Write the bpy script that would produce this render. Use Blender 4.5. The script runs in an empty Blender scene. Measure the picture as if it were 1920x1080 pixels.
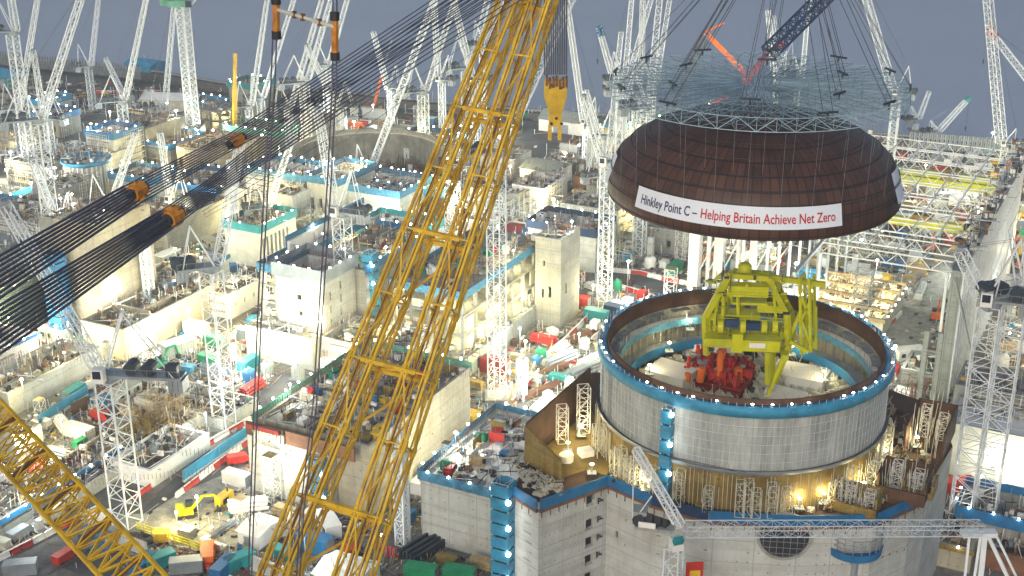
import bpy, math, random
from math import radians as R, sin, cos, pi
from mathutils import Vector as V, Matrix
random.seed(7)
SC = bpy.context.scene
COL = SC.collection
# ------------------------------------------------------------------ camera, sky, sun, exposure
CAM_H, PITCH, FPX = 140.0, R(21.5), 2500.0
cam = bpy.data.objects.new('camera', bpy.data.cameras.new('camera'))
COL.objects.link(cam)
cam.location = (0, 0, CAM_H)
cam.rotation_euler = (pi/2 - PITCH, 0, 0)
cam.data.sensor_width = 36
cam.data.lens = 36*FPX/1920
cam.data.clip_end = 20000
SC.camera = cam
world = bpy.data.worlds.new('World'); SC.world = world; world.use_nodes = True
wn = world.node_tree
sky = wn.nodes.new('ShaderNodeTexSky'); sky.sky_type = 'NISHITA'; sky.sun_disc = False
SUN_EL, SUN_AZ = R(24), R(200)
sky.sun_elevation = SUN_EL; sky.sun_rotation = SUN_AZ; sky.air_density = 1.0; sky.dust_density = 2.0
wn.links.new(sky.outputs[0], wn.nodes['Background'].inputs[0])
wn.nodes['Background'].inputs[1].default_value = 0.068
sun = bpy.data.objects.new('sun', bpy.data.lights.new('sun', 'SUN')); COL.objects.link(sun)
sun.data.energy = 0.55; sun.data.angle = R(20); sun.data.color = (1, .96, .9)
_sd = V((sin(SUN_AZ)*cos(SUN_EL), cos(SUN_AZ)*cos(SUN_EL), sin(SUN_EL)))
sun.rotation_euler = _sd.to_track_quat('Z', 'Y').to_euler()
SC.view_settings.view_transform = 'Standard'; SC.view_settings.look = 'None'
SC.view_settings.exposure = 0.85; SC.view_settings.gamma = 1
SC.cycles.max_bounces = 5; SC.cycles.diffuse_bounces = 2; SC.cycles.glossy_bounces = 2
SC.cycles.transparent_max_bounces = 6; SC.cycles.use_light_tree = True

# ------------------------------------------------------------------ helpers
cp, sp = cos(PITCH), sin(PITCH)
def _ray(px, py):
    u = (px-960)/FPX; v = (540-py)/FPX
    return V((u, cp+v*sp, -sp+v*cp))
def G(px, py, z=0.0):                       # the place seen at a pixel, at height z
    d = _ray(px, py); t = (z-CAM_H)/d.z
    return V((d.x*t, d.y*t, z))
def YD(px, py, y):                          # the place seen at a pixel, at distance y
    d = _ray(px, py); t = y/d.y
    return V((d.x*t, y, CAM_H+d.z*t))
def PR(p):
    a = p[1]*cp-(p[2]-CAM_H)*sp; b = p[1]*sp+(p[2]-CAM_H)*cp
    return (960+FPX*p[0]/a, 540-FPX*b/a)
SA = R(-27); CA, CB = cos(SA), -sin(SA)     # the building grid of the site
def W(u, v, z=0.0): return V((CA*u+CB*v, -CB*u+CA*v, z))
def UV(p): return (CA*p[0]-CB*p[1], CB*p[0]+CA*p[1])

class MB:
    def __init__(s): s.v = []; s.f = []; s.m = []; s.mi = 0
    def add(s, vs, fs):
        o = len(s.v); s.v += [tuple(a) for a in vs]
        for f in fs: s.f.append([o+i for i in f]); s.m.append(s.mi)
    def box(s, x0, x1, y0, y1, z0, z1):
        s.add([(x0,y0,z0),(x1,y0,z0),(x1,y1,z0),(x0,y1,z0),(x0,y0,z1),(x1,y0,z1),(x1,y1,z1),(x0,y1,z1)],
              [(3,2,1,0),(4,5,6,7),(0,1,5,4),(1,2,6,5),(2,3,7,6),(3,0,4,7)])
        return s
    def obox(s, c, sx, sy, sz, rz=0, tilt=0):           # box about a centre, turned
        m = Matrix.Translation(c) @ Matrix.Rotation(rz, 4, 'Z') @ Matrix.Rotation(tilt, 4, 'X')
        vs = [m @ V((x*sx/2, y*sy/2, z*sz/2)) for z in (-1, 1) for x, y in ((-1,-1),(1,-1),(1,1),(-1,1))]
        s.add(vs, [(3,2,1,0),(4,5,6,7),(0,1,5,4),(1,2,6,5),(2,3,7,6),(3,0,4,7)]); return s
    def bar(s, p, q, r, n=4, r2=None, cap=True):
        p = V(p); q = V(q); d = q-p
        if d.length < 1e-6: return s
        d.normalize(); a = d.orthogonal() if abs(d.z) > .99 else d.cross(V((0,0,1)))
        a.normalize(); b = d.cross(a); r2 = r if r2 is None else r2
        vs = []
        for c, rr in ((p, r), (q, r2)):
            for i in range(n):
                t = 2*pi*(i+.5)/n; vs.append(c+a*(rr*cos(t))+b*(rr*sin(t)))
        fs = [(i, (i+1) % n, n+(i+1) % n, n+i) for i in range(n)]
        if cap: fs += [tuple(range(n-1, -1, -1)), tuple(range(n, 2*n))]
        s.add(vs, fs); return s
    def prism(s, pts, z0, z1):
        n = len(pts)
        s.add([(p[0], p[1], z0) for p in pts]+[(p[0], p[1], z1) for p in pts],
              [tuple(range(n-1, -1, -1)), tuple(range(n, 2*n))]+[(i, (i+1) % n, n+(i+1) % n, n+i) for i in range(n)])
        return s
    def rev(s, prof, n=96, c=(0, 0), a0=0, a1=2*pi):    # profile (r,z) turned round the z axis
        full = abs(a1-a0-2*pi) < 1e-6; k = n if full else n+1; m = len(prof); vs = []
        for i in range(k):
            t = a0+(a1-a0)*i/n
            vs += [(c[0]+r*cos(t), c[1]+r*sin(t), z) for r, z in prof]
        fs = []
        for i in range(n):
            j = (i+1) % k
            for q in range(m-1): fs.append((i*m+q, j*m+q, j*m+q+1, i*m+q+1))
        s.add(vs, fs); return s
    def lattice(s, p, q, w, n, rc=.12, rb=.06, side=None, d=None, w2=None, x=False, tri=False):
        p = V(p); q = V(q); ax = (q-p).normalized(); w2 = w if w2 is None else w2
        sd = V(side) if side is not None else (V((CA, -CB, 0)) if abs(ax.z) > .8 else ax.cross(V((0,0,1))))
        sd = (sd-ax*sd.dot(ax)).normalized(); up = ax.cross(sd); dd = w if d is None else d
        cs = [(-1,-1),(1,-1),(1,1),(-1,1)] if not tri else [(-1,-1),(1,-1),(0,1)]
        rows = []
        for i in range(n+1):
            t = i/n; c = p.lerp(q, t); a = (w+(w2-w)*t)/2; b = (dd*(w+(w2-w)*t)/w)/2
            rows.append([c+sd*(a*k)+up*(b*l) for k, l in cs])
        m = len(cs)
        for k in range(m): s.bar(rows[0][k], rows[-1][k], rc)
        for i in range(n+1):
            for k in range(m):
                s.bar(rows[i][k], rows[i][(k+1) % m], rb, cap=False)
                if i < n:
                    a, b = (k, (k+1) % m) if i % 2 else ((k+1) % m, k)
                    s.bar(rows[i][a], rows[i+1][b], rb, cap=False)
                    if x: s.bar(rows[i][b], rows[i+1][a], rb, cap=False)
        return s
    def build(s, name, mat, parent=None, smooth=False, loc=None, rz=0, kind=None, label=None):
        me = bpy.data.meshes.new(name); me.from_pydata(s.v, [], s.f)
        for mm in (mat if isinstance(mat, (list, tuple)) else [mat]): me.materials.append(mm)
        if isinstance(mat, (list, tuple)) and len(mat) > 1: me.polygons.foreach_set('material_index', s.m)
        if smooth: me.polygons.foreach_set('use_smooth', [True]*len(me.polygons))
        me.update()
        return link(bpy.data.objects.new(name, me), parent, loc, rz, kind, label)
def link(o, parent=None, loc=None, rz=0, kind=None, label=None):
    COL.objects.link(o)
    if parent is not None: o.parent = parent
    if loc is not None: o.location = loc
    if rz: o.rotation_euler[2] = rz
    if kind: o['kind'] = kind
    if label: o['label'] = label
    return o
def tag(o, label, cat, group=None, kind=None):
    o['label'] = label; o['category'] = cat; o['kind'] = 'thing'
    if group: o['group'] = group
    if kind: o['kind'] = kind
    return o
def thing(name, label, cat, loc=(0,0,0), rz=0, group=None):
    o = bpy.data.objects.new(name, None); o.empty_display_size = 1
    link(o, None, loc, rz); return tag(o, label, cat, group)
def dup(root, loc, rz=0, scale=None):
    r = root.copy(); COL.objects.link(r); r.location = loc; r.rotation_euler = (0, 0, rz)
    if scale: r.scale = scale
    for ch in root.children:
        c = ch.copy(); COL.objects.link(c); c.parent = r
        for g in ch.children:
            d = g.copy(); COL.objects.link(d); d.parent = c
    return r

# ------------------------------------------------------------------ materials
def mat(name, col, rough=.7, metal=0, var=.25, scale=.35, dirt=None, joint=0, jz=0, jcol=.55, emit=0, streak=0, fine=0, spec=.3):
    m = bpy.data.materials.new(name); m.use_nodes = True; nt = m.node_tree; N = nt.nodes; L = nt.links
    b = N['Principled BSDF']; b.inputs['Roughness'].default_value = rough; b.inputs['Metallic'].default_value = metal
    b.inputs['Specular IOR Level'].default_value = spec
    c4 = (*col, 1)
    if emit:
        b.inputs['Base Color'].default_value = c4; b.inputs['Emission Color'].default_value = c4
        b.inputs['Emission Strength'].default_value = emit
        m.cycles.emission_sampling = 'NONE'; return m
    tc = N.new('ShaderNodeTexCoord')
    def noise(sc, det=5, vec=None, ro=.6):
        n = N.new('ShaderNodeTexNoise'); n.inputs['Scale'].default_value = sc; n.inputs['Detail'].default_value = det
        n.inputs['Roughness'].default_value = ro
        L.new(vec or tc.outputs['Object'], n.inputs['Vector']); return n.outputs['Fac']
    def mixc(fac, a, bb, mode='MIX'):
        x = N.new('ShaderNodeMix'); x.data_type = 'RGBA'; x.blend_type = mode
        if isinstance(fac, float): x.inputs[0].default_value = fac
        else: L.new(fac, x.inputs[0])
        for i, k in ((6, a), (7, bb)):
            if isinstance(k, tuple): x.inputs[i].default_value = k
            else: L.new(k, x.inputs[i])
        return x.outputs[2]
    def ramp(f, a, bb, lo=0., hi=1.):
        r = N.new('ShaderNodeMapRange'); r.inputs[1].default_value = a; r.inputs[2].default_value = bb
        r.inputs[3].default_value = lo; r.inputs[4].default_value = hi; L.new(f, r.inputs[0]); return r.outputs[0]
    lo = tuple(max(0, x*(1-var)) for x in col)+(1,); hi = tuple(min(1, x*(1+var*.8)) for x in col)+(1,)
    c = mixc(ramp(noise(scale), .3, .7), lo, hi)
    if fine:
        c = mixc(ramp(noise(scale*9, 3), .35, .65, 0., fine), c, tuple(x*.35 for x in col)+(1,))
    if dirt:
        c = mixc(ramp(noise(scale*.45, 6), .5, .72, 0., .75), c, (*dirt, 1))
    if streak:
        mp = N.new('ShaderNodeMapping'); mp.inputs['Scale'].default_value = (1, 1, .06); L.new(tc.outputs['Object'], mp.inputs[0])
        c = mixc(ramp(noise(.8, 5, mp.outputs[0]), .5, .75, 0., streak), c, tuple(x*.4 for x in col)+(1,))
    if joint:
        sx = N.new('ShaderNodeSeparateXYZ'); L.new(tc.outputs['Object'], sx.inputs[0])
        ad = N.new('ShaderNodeMath'); ad.operation = 'ADD'; L.new(sx.outputs[0], ad.inputs[0]); L.new(sx.outputs[1], ad.inputs[1])
        def line(o, per, wd):
            d = N.new('ShaderNodeMath'); d.operation = 'DIVIDE'; L.new(o, d.inputs[0]); d.inputs[1].default_value = per
            f = N.new('ShaderNodeMath'); f.operation = 'FRACT'; L.new(d.outputs[0], f.inputs[0])
            g = N.new('ShaderNodeMath'); g.operation = 'LESS_THAN'; L.new(f.outputs[0], g.inputs[0]); g.inputs[1].default_value = wd/per
            return g.outputs[0]
        mx = N.new('ShaderNodeMath'); mx.operation = 'MAXIMUM'
        L.new(line(ad.outputs[0], joint, .16), mx.inputs[0]); L.new(line(sx.outputs[2], jz or joint, .16), mx.inputs[1])
        c = mixc(ramp(mx.outputs[0], 0, 1, 0., .7), c, tuple(x*jcol for x in col)+(1,))
        # pour bands and formwork tie holes
        def near(o, per, wd):
            d = N.new('ShaderNodeMath'); d.operation = 'DIVIDE'; L.new(o, d.inputs[0]); d.inputs[1].default_value = per
            f = N.new('ShaderNodeMath'); f.operation = 'FRACT'; L.new(d.outputs[0], f.inputs[0])
            g = N.new('ShaderNodeMath'); g.operation = 'COMPARE'; L.new(f.outputs[0], g.inputs[0]); g.inputs[1].default_value = .5; g.inputs[2].default_value = wd/per
            return g.outputs[0]
        th = N.new('ShaderNodeMath'); th.operation = 'MULTIPLY'; L.new(near(ad.outputs[0], 1.5, .13), th.inputs[0]); L.new(near(sx.outputs[2], 1.8, .13), th.inputs[1])
        th2 = N.new('ShaderNodeMath'); th2.operation = 'MULTIPLY'; L.new(th.outputs[0], th2.inputs[0]); L.new(ramp(noise(.5, 2), .45, .55, 0., .8), th2.inputs[1])
        c = mixc(th2.outputs[0], c, tuple(x*.25 for x in col)+(1,))
        wv = N.new('ShaderNodeMapping'); wv.inputs['Scale'].default_value = (.02, .02, .55); L.new(tc.outputs['Object'], wv.inputs[0])
        c = mixc(ramp(noise(1.0, 2, wv.outputs[0]), .5, .6, 0., .28), c, tuple(x*.6 for x in col)+(1,))
    L.new(c, b.inputs['Base Color'])
    return m
M = {}
def defm(k, *a, **kw): M[k] = mat(k, *a, **kw)
defm('concrete', (.3,.31,.29), .85, joint=4.5, jz=3.6, streak=.35, dirt=(.2,.18,.13), var=.18)
defm('pale_concrete', (.5,.52,.5), .85, joint=6, jz=4.2, streak=.3, dirt=(.36,.33,.26), var=.14)
defm('tan_concrete', (.4,.37,.29), .85, joint=5, jz=4, streak=.3, dirt=(.3,.24,.14), var=.15)
defm('slab', (.36,.36,.33), .9, dirt=(.2,.18,.15), var=.4, scale=.5, fine=.6)
defm('dark_slab', (.15,.15,.15), .9, dirt=(.09,.085,.08), var=.4, scale=.4, fine=.6)
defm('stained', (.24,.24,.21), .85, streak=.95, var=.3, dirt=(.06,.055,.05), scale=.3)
defm('white_steel', (.72,.77,.8), .45, var=.12)
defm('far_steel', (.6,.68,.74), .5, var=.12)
defm('frame_steel', (.2,.3,.37), .5, .2, var=.2)
defm('frame_pale', (.34,.48,.56), .5, .1, var=.2)
defm('dark_steel', (.05,.065,.085), .5, .3, var=.3)
defm('grey_steel', (.3,.34,.38), .5, .3, var=.25)
defm('boom_yellow', (.84,.54,.045), .42, var=.22, scale=.6, dirt=(.34,.15,.02), fine=.25)
defm('jib_yellow', (.7,.45,.03), .45, var=.25, scale=.6, dirt=(.3,.13,.02))
defm('lime', (.55,.56,.015), .45, var=.2, dirt=(.3,.3,.03))
defm('red', (.5,.04,.03), .5, var=.25)
defm('dark_red', (.24,.03,.03), .6, var=.35)
defm('orange', (.75,.16,.03), .5, var=.25)
defm('blue', (.025,.16,.36), .55, var=.25, fine=.2)
defm('sky_blue', (.05,.3,.5), .55, var=.3, fine=.2)
defm('navy', (.02,.05,.12), .6, var=.3)
defm('teal', (.02,.26,.28), .6, var=.3)
defm('green', (.02,.28,.13), .6, var=.3)
defm('net_green', (.16,.42,.3), .8, var=.4, fine=.6)
defm('net_blue', (.07,.24,.4), .8, var=.5, scale=1.2, fine=.5)
defm('rust', (.2,.1,.06), .8, var=.4)
defm('gold', (.27,.19,.055), .7, streak=.7, var=.35, dirt=(.1,.06,.02), scale=.5, joint=1.4, jz=6)
defm('brown', (.1,.055,.035), .75, var=.35, streak=.5)
defm('timber', (.42,.32,.18), .8, var=.35, scale=1)
defm('white', (.78,.78,.75), .6, var=.1)
defm('cream', (.56,.56,.47), .7, var=.2)
defm('black', (.03,.03,.035), .6, var=.3)
defm('clad_grey', (.3,.33,.31), .6, var=.15, joint=1.5, jz=9, streak=.25)
defm('clad_green', (.10,.135,.13), .55, var=.2, joint=1.2, jz=6)
defm('asphalt', (.085,.088,.095), .85, var=.3, scale=.15, dirt=(.17,.165,.15))
defm('yard', (.2,.195,.18), .9, var=.35, scale=.12, dirt=(.12,.1,.085), fine=.5)
defm('rope', (.10,.11,.15), .35, .4, var=.3)
defm('window', (.02,.03,.05), .2, var=.1, spec=.6)
defm('bulb', (1,.97,.88), emit=22)
defm('bulb_warm', (1,.82,.5), emit=18)
# dome steel: brown plates with dark seams
def plate_mat(name, col, nu, nv, seam, ncol, rough=.55, streak=0, su=.06, sv=.10):
    m = bpy.data.materials.new(name); m.use_nodes = True; nt = m.node_tree; N = nt.nodes; L = nt.links; b = N['Principled BSDF']
    b.inputs['Roughness'].default_value = rough
    uv = N.new('ShaderNodeUVMap'); sx = N.new('ShaderNodeSeparateXYZ'); L.new(uv.outputs[0], sx.inputs[0])
    def mt(op, a, v=None):
        n = N.new('ShaderNodeMath'); n.operation = op
        L.new(a, n.inputs[0])
        if v is not None:
            if isinstance(v, (int, float)): n.inputs[1].default_value = v
            else: L.new(v, n.inputs[1])
        return n.outputs[0]
    U = mt('MULTIPLY', sx.outputs[0], nu); Vv = mt('MULTIPLY', sx.outputs[1], nv)
    s1 = mt('LESS_THAN', mt('FRACT', U), su); s2 = mt('LESS_THAN', mt('FRACT', Vv), sv)
    se = mt('MAXIMUM', s1, s2)
    cb = N.new('ShaderNodeCombineXYZ'); L.new(mt('FLOOR', U), cb.inputs[0]); L.new(mt('FLOOR', Vv), cb.inputs[1])
    wnn = N.new('ShaderNodeTexWhiteNoise'); wnn.noise_dimensions = '2D'; L.new(cb.outputs[0], wnn.inputs['Vector'])
    tc = N.new('ShaderNodeTexCoord'); no = N.new('ShaderNodeTexNoise'); no.inputs['Scale'].default_value = .35; no.inputs['Detail'].default_value = 8
    mp = N.new('ShaderNodeMapping'); mp.inputs['Scale'].default_value = (1, 1, .15 if streak else .6)
    L.new(tc.outputs['Object'], mp.inputs[0]); L.new(mp.outputs[0], no.inputs['Vector'])
    n3 = N.new('ShaderNodeTexNoise'); n3.inputs['Scale'].default_value = 1.6; n3.inputs['Detail'].default_value = 6; n3.inputs['Roughness'].default_value = .75; L.new(mp.outputs[0], n3.inputs['Vector'])
    k = mt('ADD', mt('MULTIPLY', wnn.outputs['Value'], .08 if streak else .35), mt('MULTIPLY', no.outputs['Fac'], 1.15 if streak else .9))
    if streak: k = mt('ADD', k, mt('MULTIPLY', mt('SUBTRACT', n3.outputs['Fac'], .5), 1.5))
    mx = N.new('ShaderNodeMix'); mx.data_type = 'RGBA'; L.new(mt('SUBTRACT', k, .15), mx.inputs[0])
    mx.inputs[6].default_value = (*[c*.55 for c in col], 1); mx.inputs[7].default_value = (*ncol, 1)
    m2 = N.new('ShaderNodeMix'); m2.data_type = 'RGBA'; L.new(mt('MULTIPLY', se, .8), m2.inputs[0])
    L.new(mx.outputs[2], m2.inputs[6]); m2.inputs[7].default_value = (*seam, 1)
    L.new(m2.outputs[2], b.inputs['Base Color']); M[name] = m
plate_mat('dome_steel', (.06,.027,.02), 100, 9, (.008,.005,.005), (.125,.055,.036), .55, 0, .13, .12)
plate_mat('wrap_concrete', (.33,.36,.35), 64, 7, (.26,.28,.27), (.56,.6,.57), .8, 1, .05, .05)
plate_mat('inner_steel', (.10,.10,.09), 64, 6, (.04,.035,.03), (.33,.31,.25), .6, 1, .08, .08)
def ring_mesh(prof, n, name, material, parent=None, c=(0, 0, 0), smooth=True, a0=0, a1=2*pi):
    mb = MB(); mb.rev(prof, n, (0, 0), a0, a1); o = mb.build(name, material, parent, smooth, loc=c)
    me = o.data; uvl = me.uv_layers.new(name='UVMap'); m = len(prof)
    for p in me.polygons:
        i, q = divmod(p.index, m-1)
        for li, (a, b) in zip(p.loop_indices, ((i, q), (i+1, q), (i+1, q+1), (i, q+1))):
            uvl.data[li].uv = (a/n, b/(m-1))
    return o
# ------------------------------------------------------------------ sea, land, roads
def sheet(name, pts, m, z, kind='structure'):
    mb = MB(); n = len(pts); mb.add([(p[0], p[1], z) for p in pts], [tuple(range(n))]); return mb.build(name, m, kind=kind)
def sea_mat():
    m = bpy.data.materials.new('sea_water'); m.use_nodes = True; nt = m.node_tree; N = nt.nodes; L = nt.links; b = N['Principled BSDF']
    b.inputs['Base Color'].default_value = (.14,.19,.255,1); b.inputs['Roughness'].default_value = .5
    tc = N.new('ShaderNodeTexCoord'); mp = N.new('ShaderNodeMapping'); mp.inputs['Scale'].default_value = (.004,.02,.05)
    no = N.new('ShaderNodeTexNoise'); no.inputs['Scale'].default_value = 1; no.inputs['Detail'].default_value = 8
    L.new(tc.outputs['Object'], mp.inputs[0]); L.new(mp.outputs[0], no.inputs['Vector'])
    mx = N.new('ShaderNodeMix'); mx.data_type = 'RGBA'; L.new(no.outputs['Fac'], mx.inputs[0])
    mx.inputs[6].default_value = (.36,.41,.5,1); mx.inputs[7].default_value = (.44,.49,.58,1); L.new(mx.outputs[2], b.inputs['Base Color'])
    bu = N.new('ShaderNodeBump'); bu.inputs['Strength'].default_value = .25; bu.inputs['Distance'].default_value = .6
    n2 = N.new('ShaderNodeTexNoise'); n2.inputs['Scale'].default_value = .4; n2.inputs['Detail'].default_value = 4
    L.new(tc.outputs['Object'], n2.inputs['Vector']); L.new(n2.outputs['Fac'], bu.inputs['Height']); L.new(bu.outputs[0], b.inputs['Normal'])
    return m
sheet('sea', [(-4000,200),(4000,200),(4000,6000),(-4000,6000)], sea_mat(), -6)
coast_px = [(-160,92),(0,105),(150,118),(300,135),(450,160),(640,172),(830,192),(1000,207),(1300,225),(1600,247),(1920,272),(2200,290)]
coast = [G(x, y, 4) for x, y in coast_px]
land = [(p.x, p.y) for p in coast]
g = MB(); pts = [(-700,-150),(700,-150),(700,land[-1][1]-80)]+land[::-1]+[(-700,700)]
g.prism(pts, -8, 0); g.build('ground', M['yard'], kind='structure')
t = thing('sea_wall', 'long dark sea wall with a pale parapet curving between the site and the sea', 'sea wall')
a = MB(); b = MB(); c = MB()
for p, q in zip(coast, coast[1:]):
    a.bar((p.x, p.y, 1.5), (q.x, q.y, 1.5), 2.2); b.bar((p.x, p.y, 4.2), (q.x, q.y, 4.2), .5)
    o = V((0, -9, 0)); c.bar((p.x, p.y-9, .8), (q.x, q.y-9, .8), 1.1)
a.build('wall', M['dark_slab'], t); b.build('parapet', M['concrete'], t); c.build('dark_kerb', M['dark_steel'], t)
ROADS = []
def on_road(p, m=0):
    for ps, w in ROADS:
        for a, b in zip(ps, ps[1:]):
            d = b-a; t = max(0, min(1, ((p.x-a.x)*d.x+(p.y-a.y)*d.y)/max(d.x*d.x+d.y*d.y, 1e-6)))
            if (p.x-a.x-d.x*t)**2+(p.y-a.y-d.y*t)**2 < (w/2+m)**2: return True
    return False
def road(pxs, w, name='road', m='asphalt', z=.05):
    ps = [G(x, y, 0) for x, y in pxs]; L_, R_ = [], []; ROADS.append((ps, w))
    for i, p in enumerate(ps):
        d = (ps[min(i+1, len(ps)-1)]-ps[max(i-1, 0)]).normalized(); s = V((d.y, -d.x, 0))*w/2
        L_.append(p-s); R_.append(p+s)
    mb = MB()
    for i in range(len(ps)-1):
        vs = [L_[i], R_[i], R_[i+1], L_[i+1]]; mb.add([(v.x, v.y, z) for v in vs], [(0,1,2,3)])
    mb.build(name, M[m], kind='structure'); return ps
road([(150,1075),(330,940),(475,815),(560,700)], 11)
road([(1115,520),(1180,515),(1260,545),(1330,600)], 9)
road([(1395,620),(1480,490),(1530,430),(1600,330)], 9, z=.09)
road([(1690,640),(1745,560),(1800,470)], 9)
road([(-40,235),(250,215),(420,190),(640,205),(900,235),(1100,245)], 9)
road([(-40,330),(60,300),(180,232)], 14, z=.09)
road([(930,320),(1000,275),(1050,235)], 22, z=.13)
road([(400,600),(470,570),(520,500)], 16)
road([(300,370),(400,335),(460,300)], 20)
road([(-30,180),(140,165),(300,160),(500,200)], 8, z=.13)
road([(-60,1110),(90,1040),(170,985),(250,920)], 12, 'haul_road', 'dark_slab', .17)
yard_mb = sheet('paved_yard', [G(*q, 0) for q in ((240,990),(330,930),(470,870),(560,1000),(430,1040),(300,1010))], M['slab'], .21)

# ------------------------------------------------------------------ building makers
FOOT = []                                        # footprints kept clear of loose items
LAMPS = []                                       # spots for site floodlights (x, y, z, power)
def wallgrid(mb, o, ex, W_, H_, holes, depth, nrm):   # rectangular wall face with recessed openings
    xs = sorted({0, W_, *[h[0] for h in holes], *[h[1] for h in holes]}); zs = sorted({0, H_, *[h[2] for h in holes], *[h[3] for h in holes]})
    o = V(o); ex = V(ex); n = V(nrm)
    for i in range(len(xs)-1):
        for j in range(len(zs)-1):
            x0, x1, z0, z1 = xs[i], xs[i+1], zs[j], zs[j+1]; cx, cz = (x0+x1)/2, (z0+z1)/2
            hole = any(h[0] < cx < h[1] and h[2] < cz < h[3] for h in holes)
            P = lambda x, z, d=0: o+ex*x+V((0,0,z))-n*d
            if not hole: mb.mi = 0; mb.add([P(x0,z0),P(x1,z0),P(x1,z1),P(x0,z1)], [(0,1,2,3)])
            else:
                D = depth; mb.mi = 0
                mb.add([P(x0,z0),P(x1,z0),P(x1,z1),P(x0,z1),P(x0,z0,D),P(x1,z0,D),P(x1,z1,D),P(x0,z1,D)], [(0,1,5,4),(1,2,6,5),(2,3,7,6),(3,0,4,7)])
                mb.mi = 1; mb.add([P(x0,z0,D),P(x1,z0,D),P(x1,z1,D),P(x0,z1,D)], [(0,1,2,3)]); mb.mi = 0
def rods(mb, x0, x1, y0, y1, z, step, h, r=.06):
    L_ = math.hypot(x1-x0, y1-y0); n = max(1, int(L_/step))
    for i in range(n+1):
        t = i/n; x = x0+(x1-x0)*t; y = y0+(y1-y0)*t; mb.bar((x, y, z), (x+random.uniform(-.15,.15), y, z+h*random.uniform(.7,1.1)), r, 3, cap=False)
def block(label, u0, v0, du, dv, h, m='concrete', top='slab', cells=(3, 3), depth=3.5, screen=None, sides='fblr', hf=(), hs=(), bars=True, thick=.7, sh=1.6, name='concrete_building', cat='building', z0=0, low=None, proud=.35, scaff=None):
    """an unfinished concrete block: outer walls, sunken cells on top, starter bars and edge screens"""
    t = thing(name, label, cat, W(u0, v0, z0), SA)
    FOOT.append((u0-1, u0+du+1, v0-1, v0+dv+1, h+z0))
    mb = MB(); T = thick
    wallgrid(mb, (0,0,0), (1,0,0), du, h, list(hf), 1.2, (0,-1,0)); wallgrid(mb, (du,0,0), (0,1,0), dv, h, list(hs), 1.2, (1,0,0))
    mb.mi = 0
    mb.add([(0,dv,0),(0,0,0),(0,0,h),(0,dv,h)], [(0,1,2,3)]); mb.add([(du,dv,0),(0,dv,0),(0,dv,h),(du,dv,h)], [(0,1,2,3)])
    for x0, x1, y0, y1 in ((0,du,0,T),(0,du,dv-T,dv),(0,T,T,dv-T),(du-T,du,T,dv-T)):     # wall tops
        mb.add([(x0,y0,h),(x1,y0,h),(x1,y1,h),(x0,y1,h)], [(0,1,2,3)])
    ib, it = h-depth, h
    mb.add([(T,T,ib),(du-T,T,ib),(du-T,dv-T,ib),(T,dv-T,ib),(T,T,h),(du-T,T,h),(du-T,dv-T,h),(T,dv-T,h)], [(1,0,4,5),(2,1,5,6),(3,2,6,7),(0,3,7,4)])
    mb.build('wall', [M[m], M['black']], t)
    fl = MB(); fl.add([(T,T,ib),(du-T,T,ib),(du-T,dv-T,ib),(T,dv-T,ib)], [(0,1,2,3)]); fl.build('deck', M[top], t)
    nu, nv = cells; pw = MB(); us = [0]+sorted(random.uniform(.12,.88)*du for _ in range(nu-1))+[du]; vs = [0]+sorted(random.uniform(.1,.9)*dv for _ in range(nv-1))+[dv]
    for x in us[1:-1]:
        hh = depth*random.uniform(.5,1.25); pw.box(x-.25, x+.25, T+.02, dv-T-.02, ib-.1, ib+hh)
    for y in vs[1:-1]:
        hh = depth*random.uniform(.45,1.2); pw.box(T+.03, du-T-.03, y-.24, y+.24, ib-.1, ib+hh-.05)
    if pw.v: pw.build('partition_wall', M[m], t)
    if bars:
        rb = MB()
        for e in ((.35,.35,.35,dv-.35),(du-.35,.35,du-.35,dv-.35),(.35,dv-.35,du-.35,dv-.35)):
            if random.random() < .8: rods(rb, *e, h, .8, 1.5)
        for x in us[1:-1]: rods(rb, x, x, 1, dv-1, h, .9, 1.6)
        if rb.v: rb.build('starter_bars', M['rust'], t)
    if screen:
        s = MB(); o_ = proud
        if 'f' in sides: s.box(-o_, du+o_, -o_-.12, -o_, h-.9, h+sh)
        if 'r' in sides: s.box(du+o_, du+o_+.12, -o_+.01, dv+o_, h-.9, h+sh-.02)
        if 'l' in sides: s.box(-o_-.12, -o_, -o_+.01, dv+o_, h-.9, h+sh-.02)
        if 'b' in sides: s.box(-o_, du+o_, dv+o_, dv+o_+.12, h-.9, h+sh)
        k = MB()
        for x in [i*2.5 for i in range(int(du/2.5)+1)]: k.bar((x, -.15, h-1.5), (x, -.15, h+sh+.3), .07)
        s.build('edge_screen', M[screen], t); k.build('screen_post', M['grey_steel'], t)
    if screen:
        lm = MB(); e_ = proud+.3
        for x in [2+i*4.5 for i in range(int(du/4.5))]:
            if 'f' in sides: lm.obox((x, -e_, h+sh+.2), .32, .32, .32)
            if 'b' in sides: lm.obox((x, dv+e_, h+sh+.2), .4, .4, .4)
        for y in [2+i*4.5 for i in range(int(dv/4.5))]:
            if 'r' in sides: lm.obox((du+e_, y, h+sh+.2), .32, .32, .32)
            if 'l' in sides: lm.obox((-e_, y, h+sh+.2), .32, .32, .32)
        if lm.v: lm.build('edge_lamp', M['bulb'], t)
    if scaff is None: scaff = h > 5.5 and random.random() < .75
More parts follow.
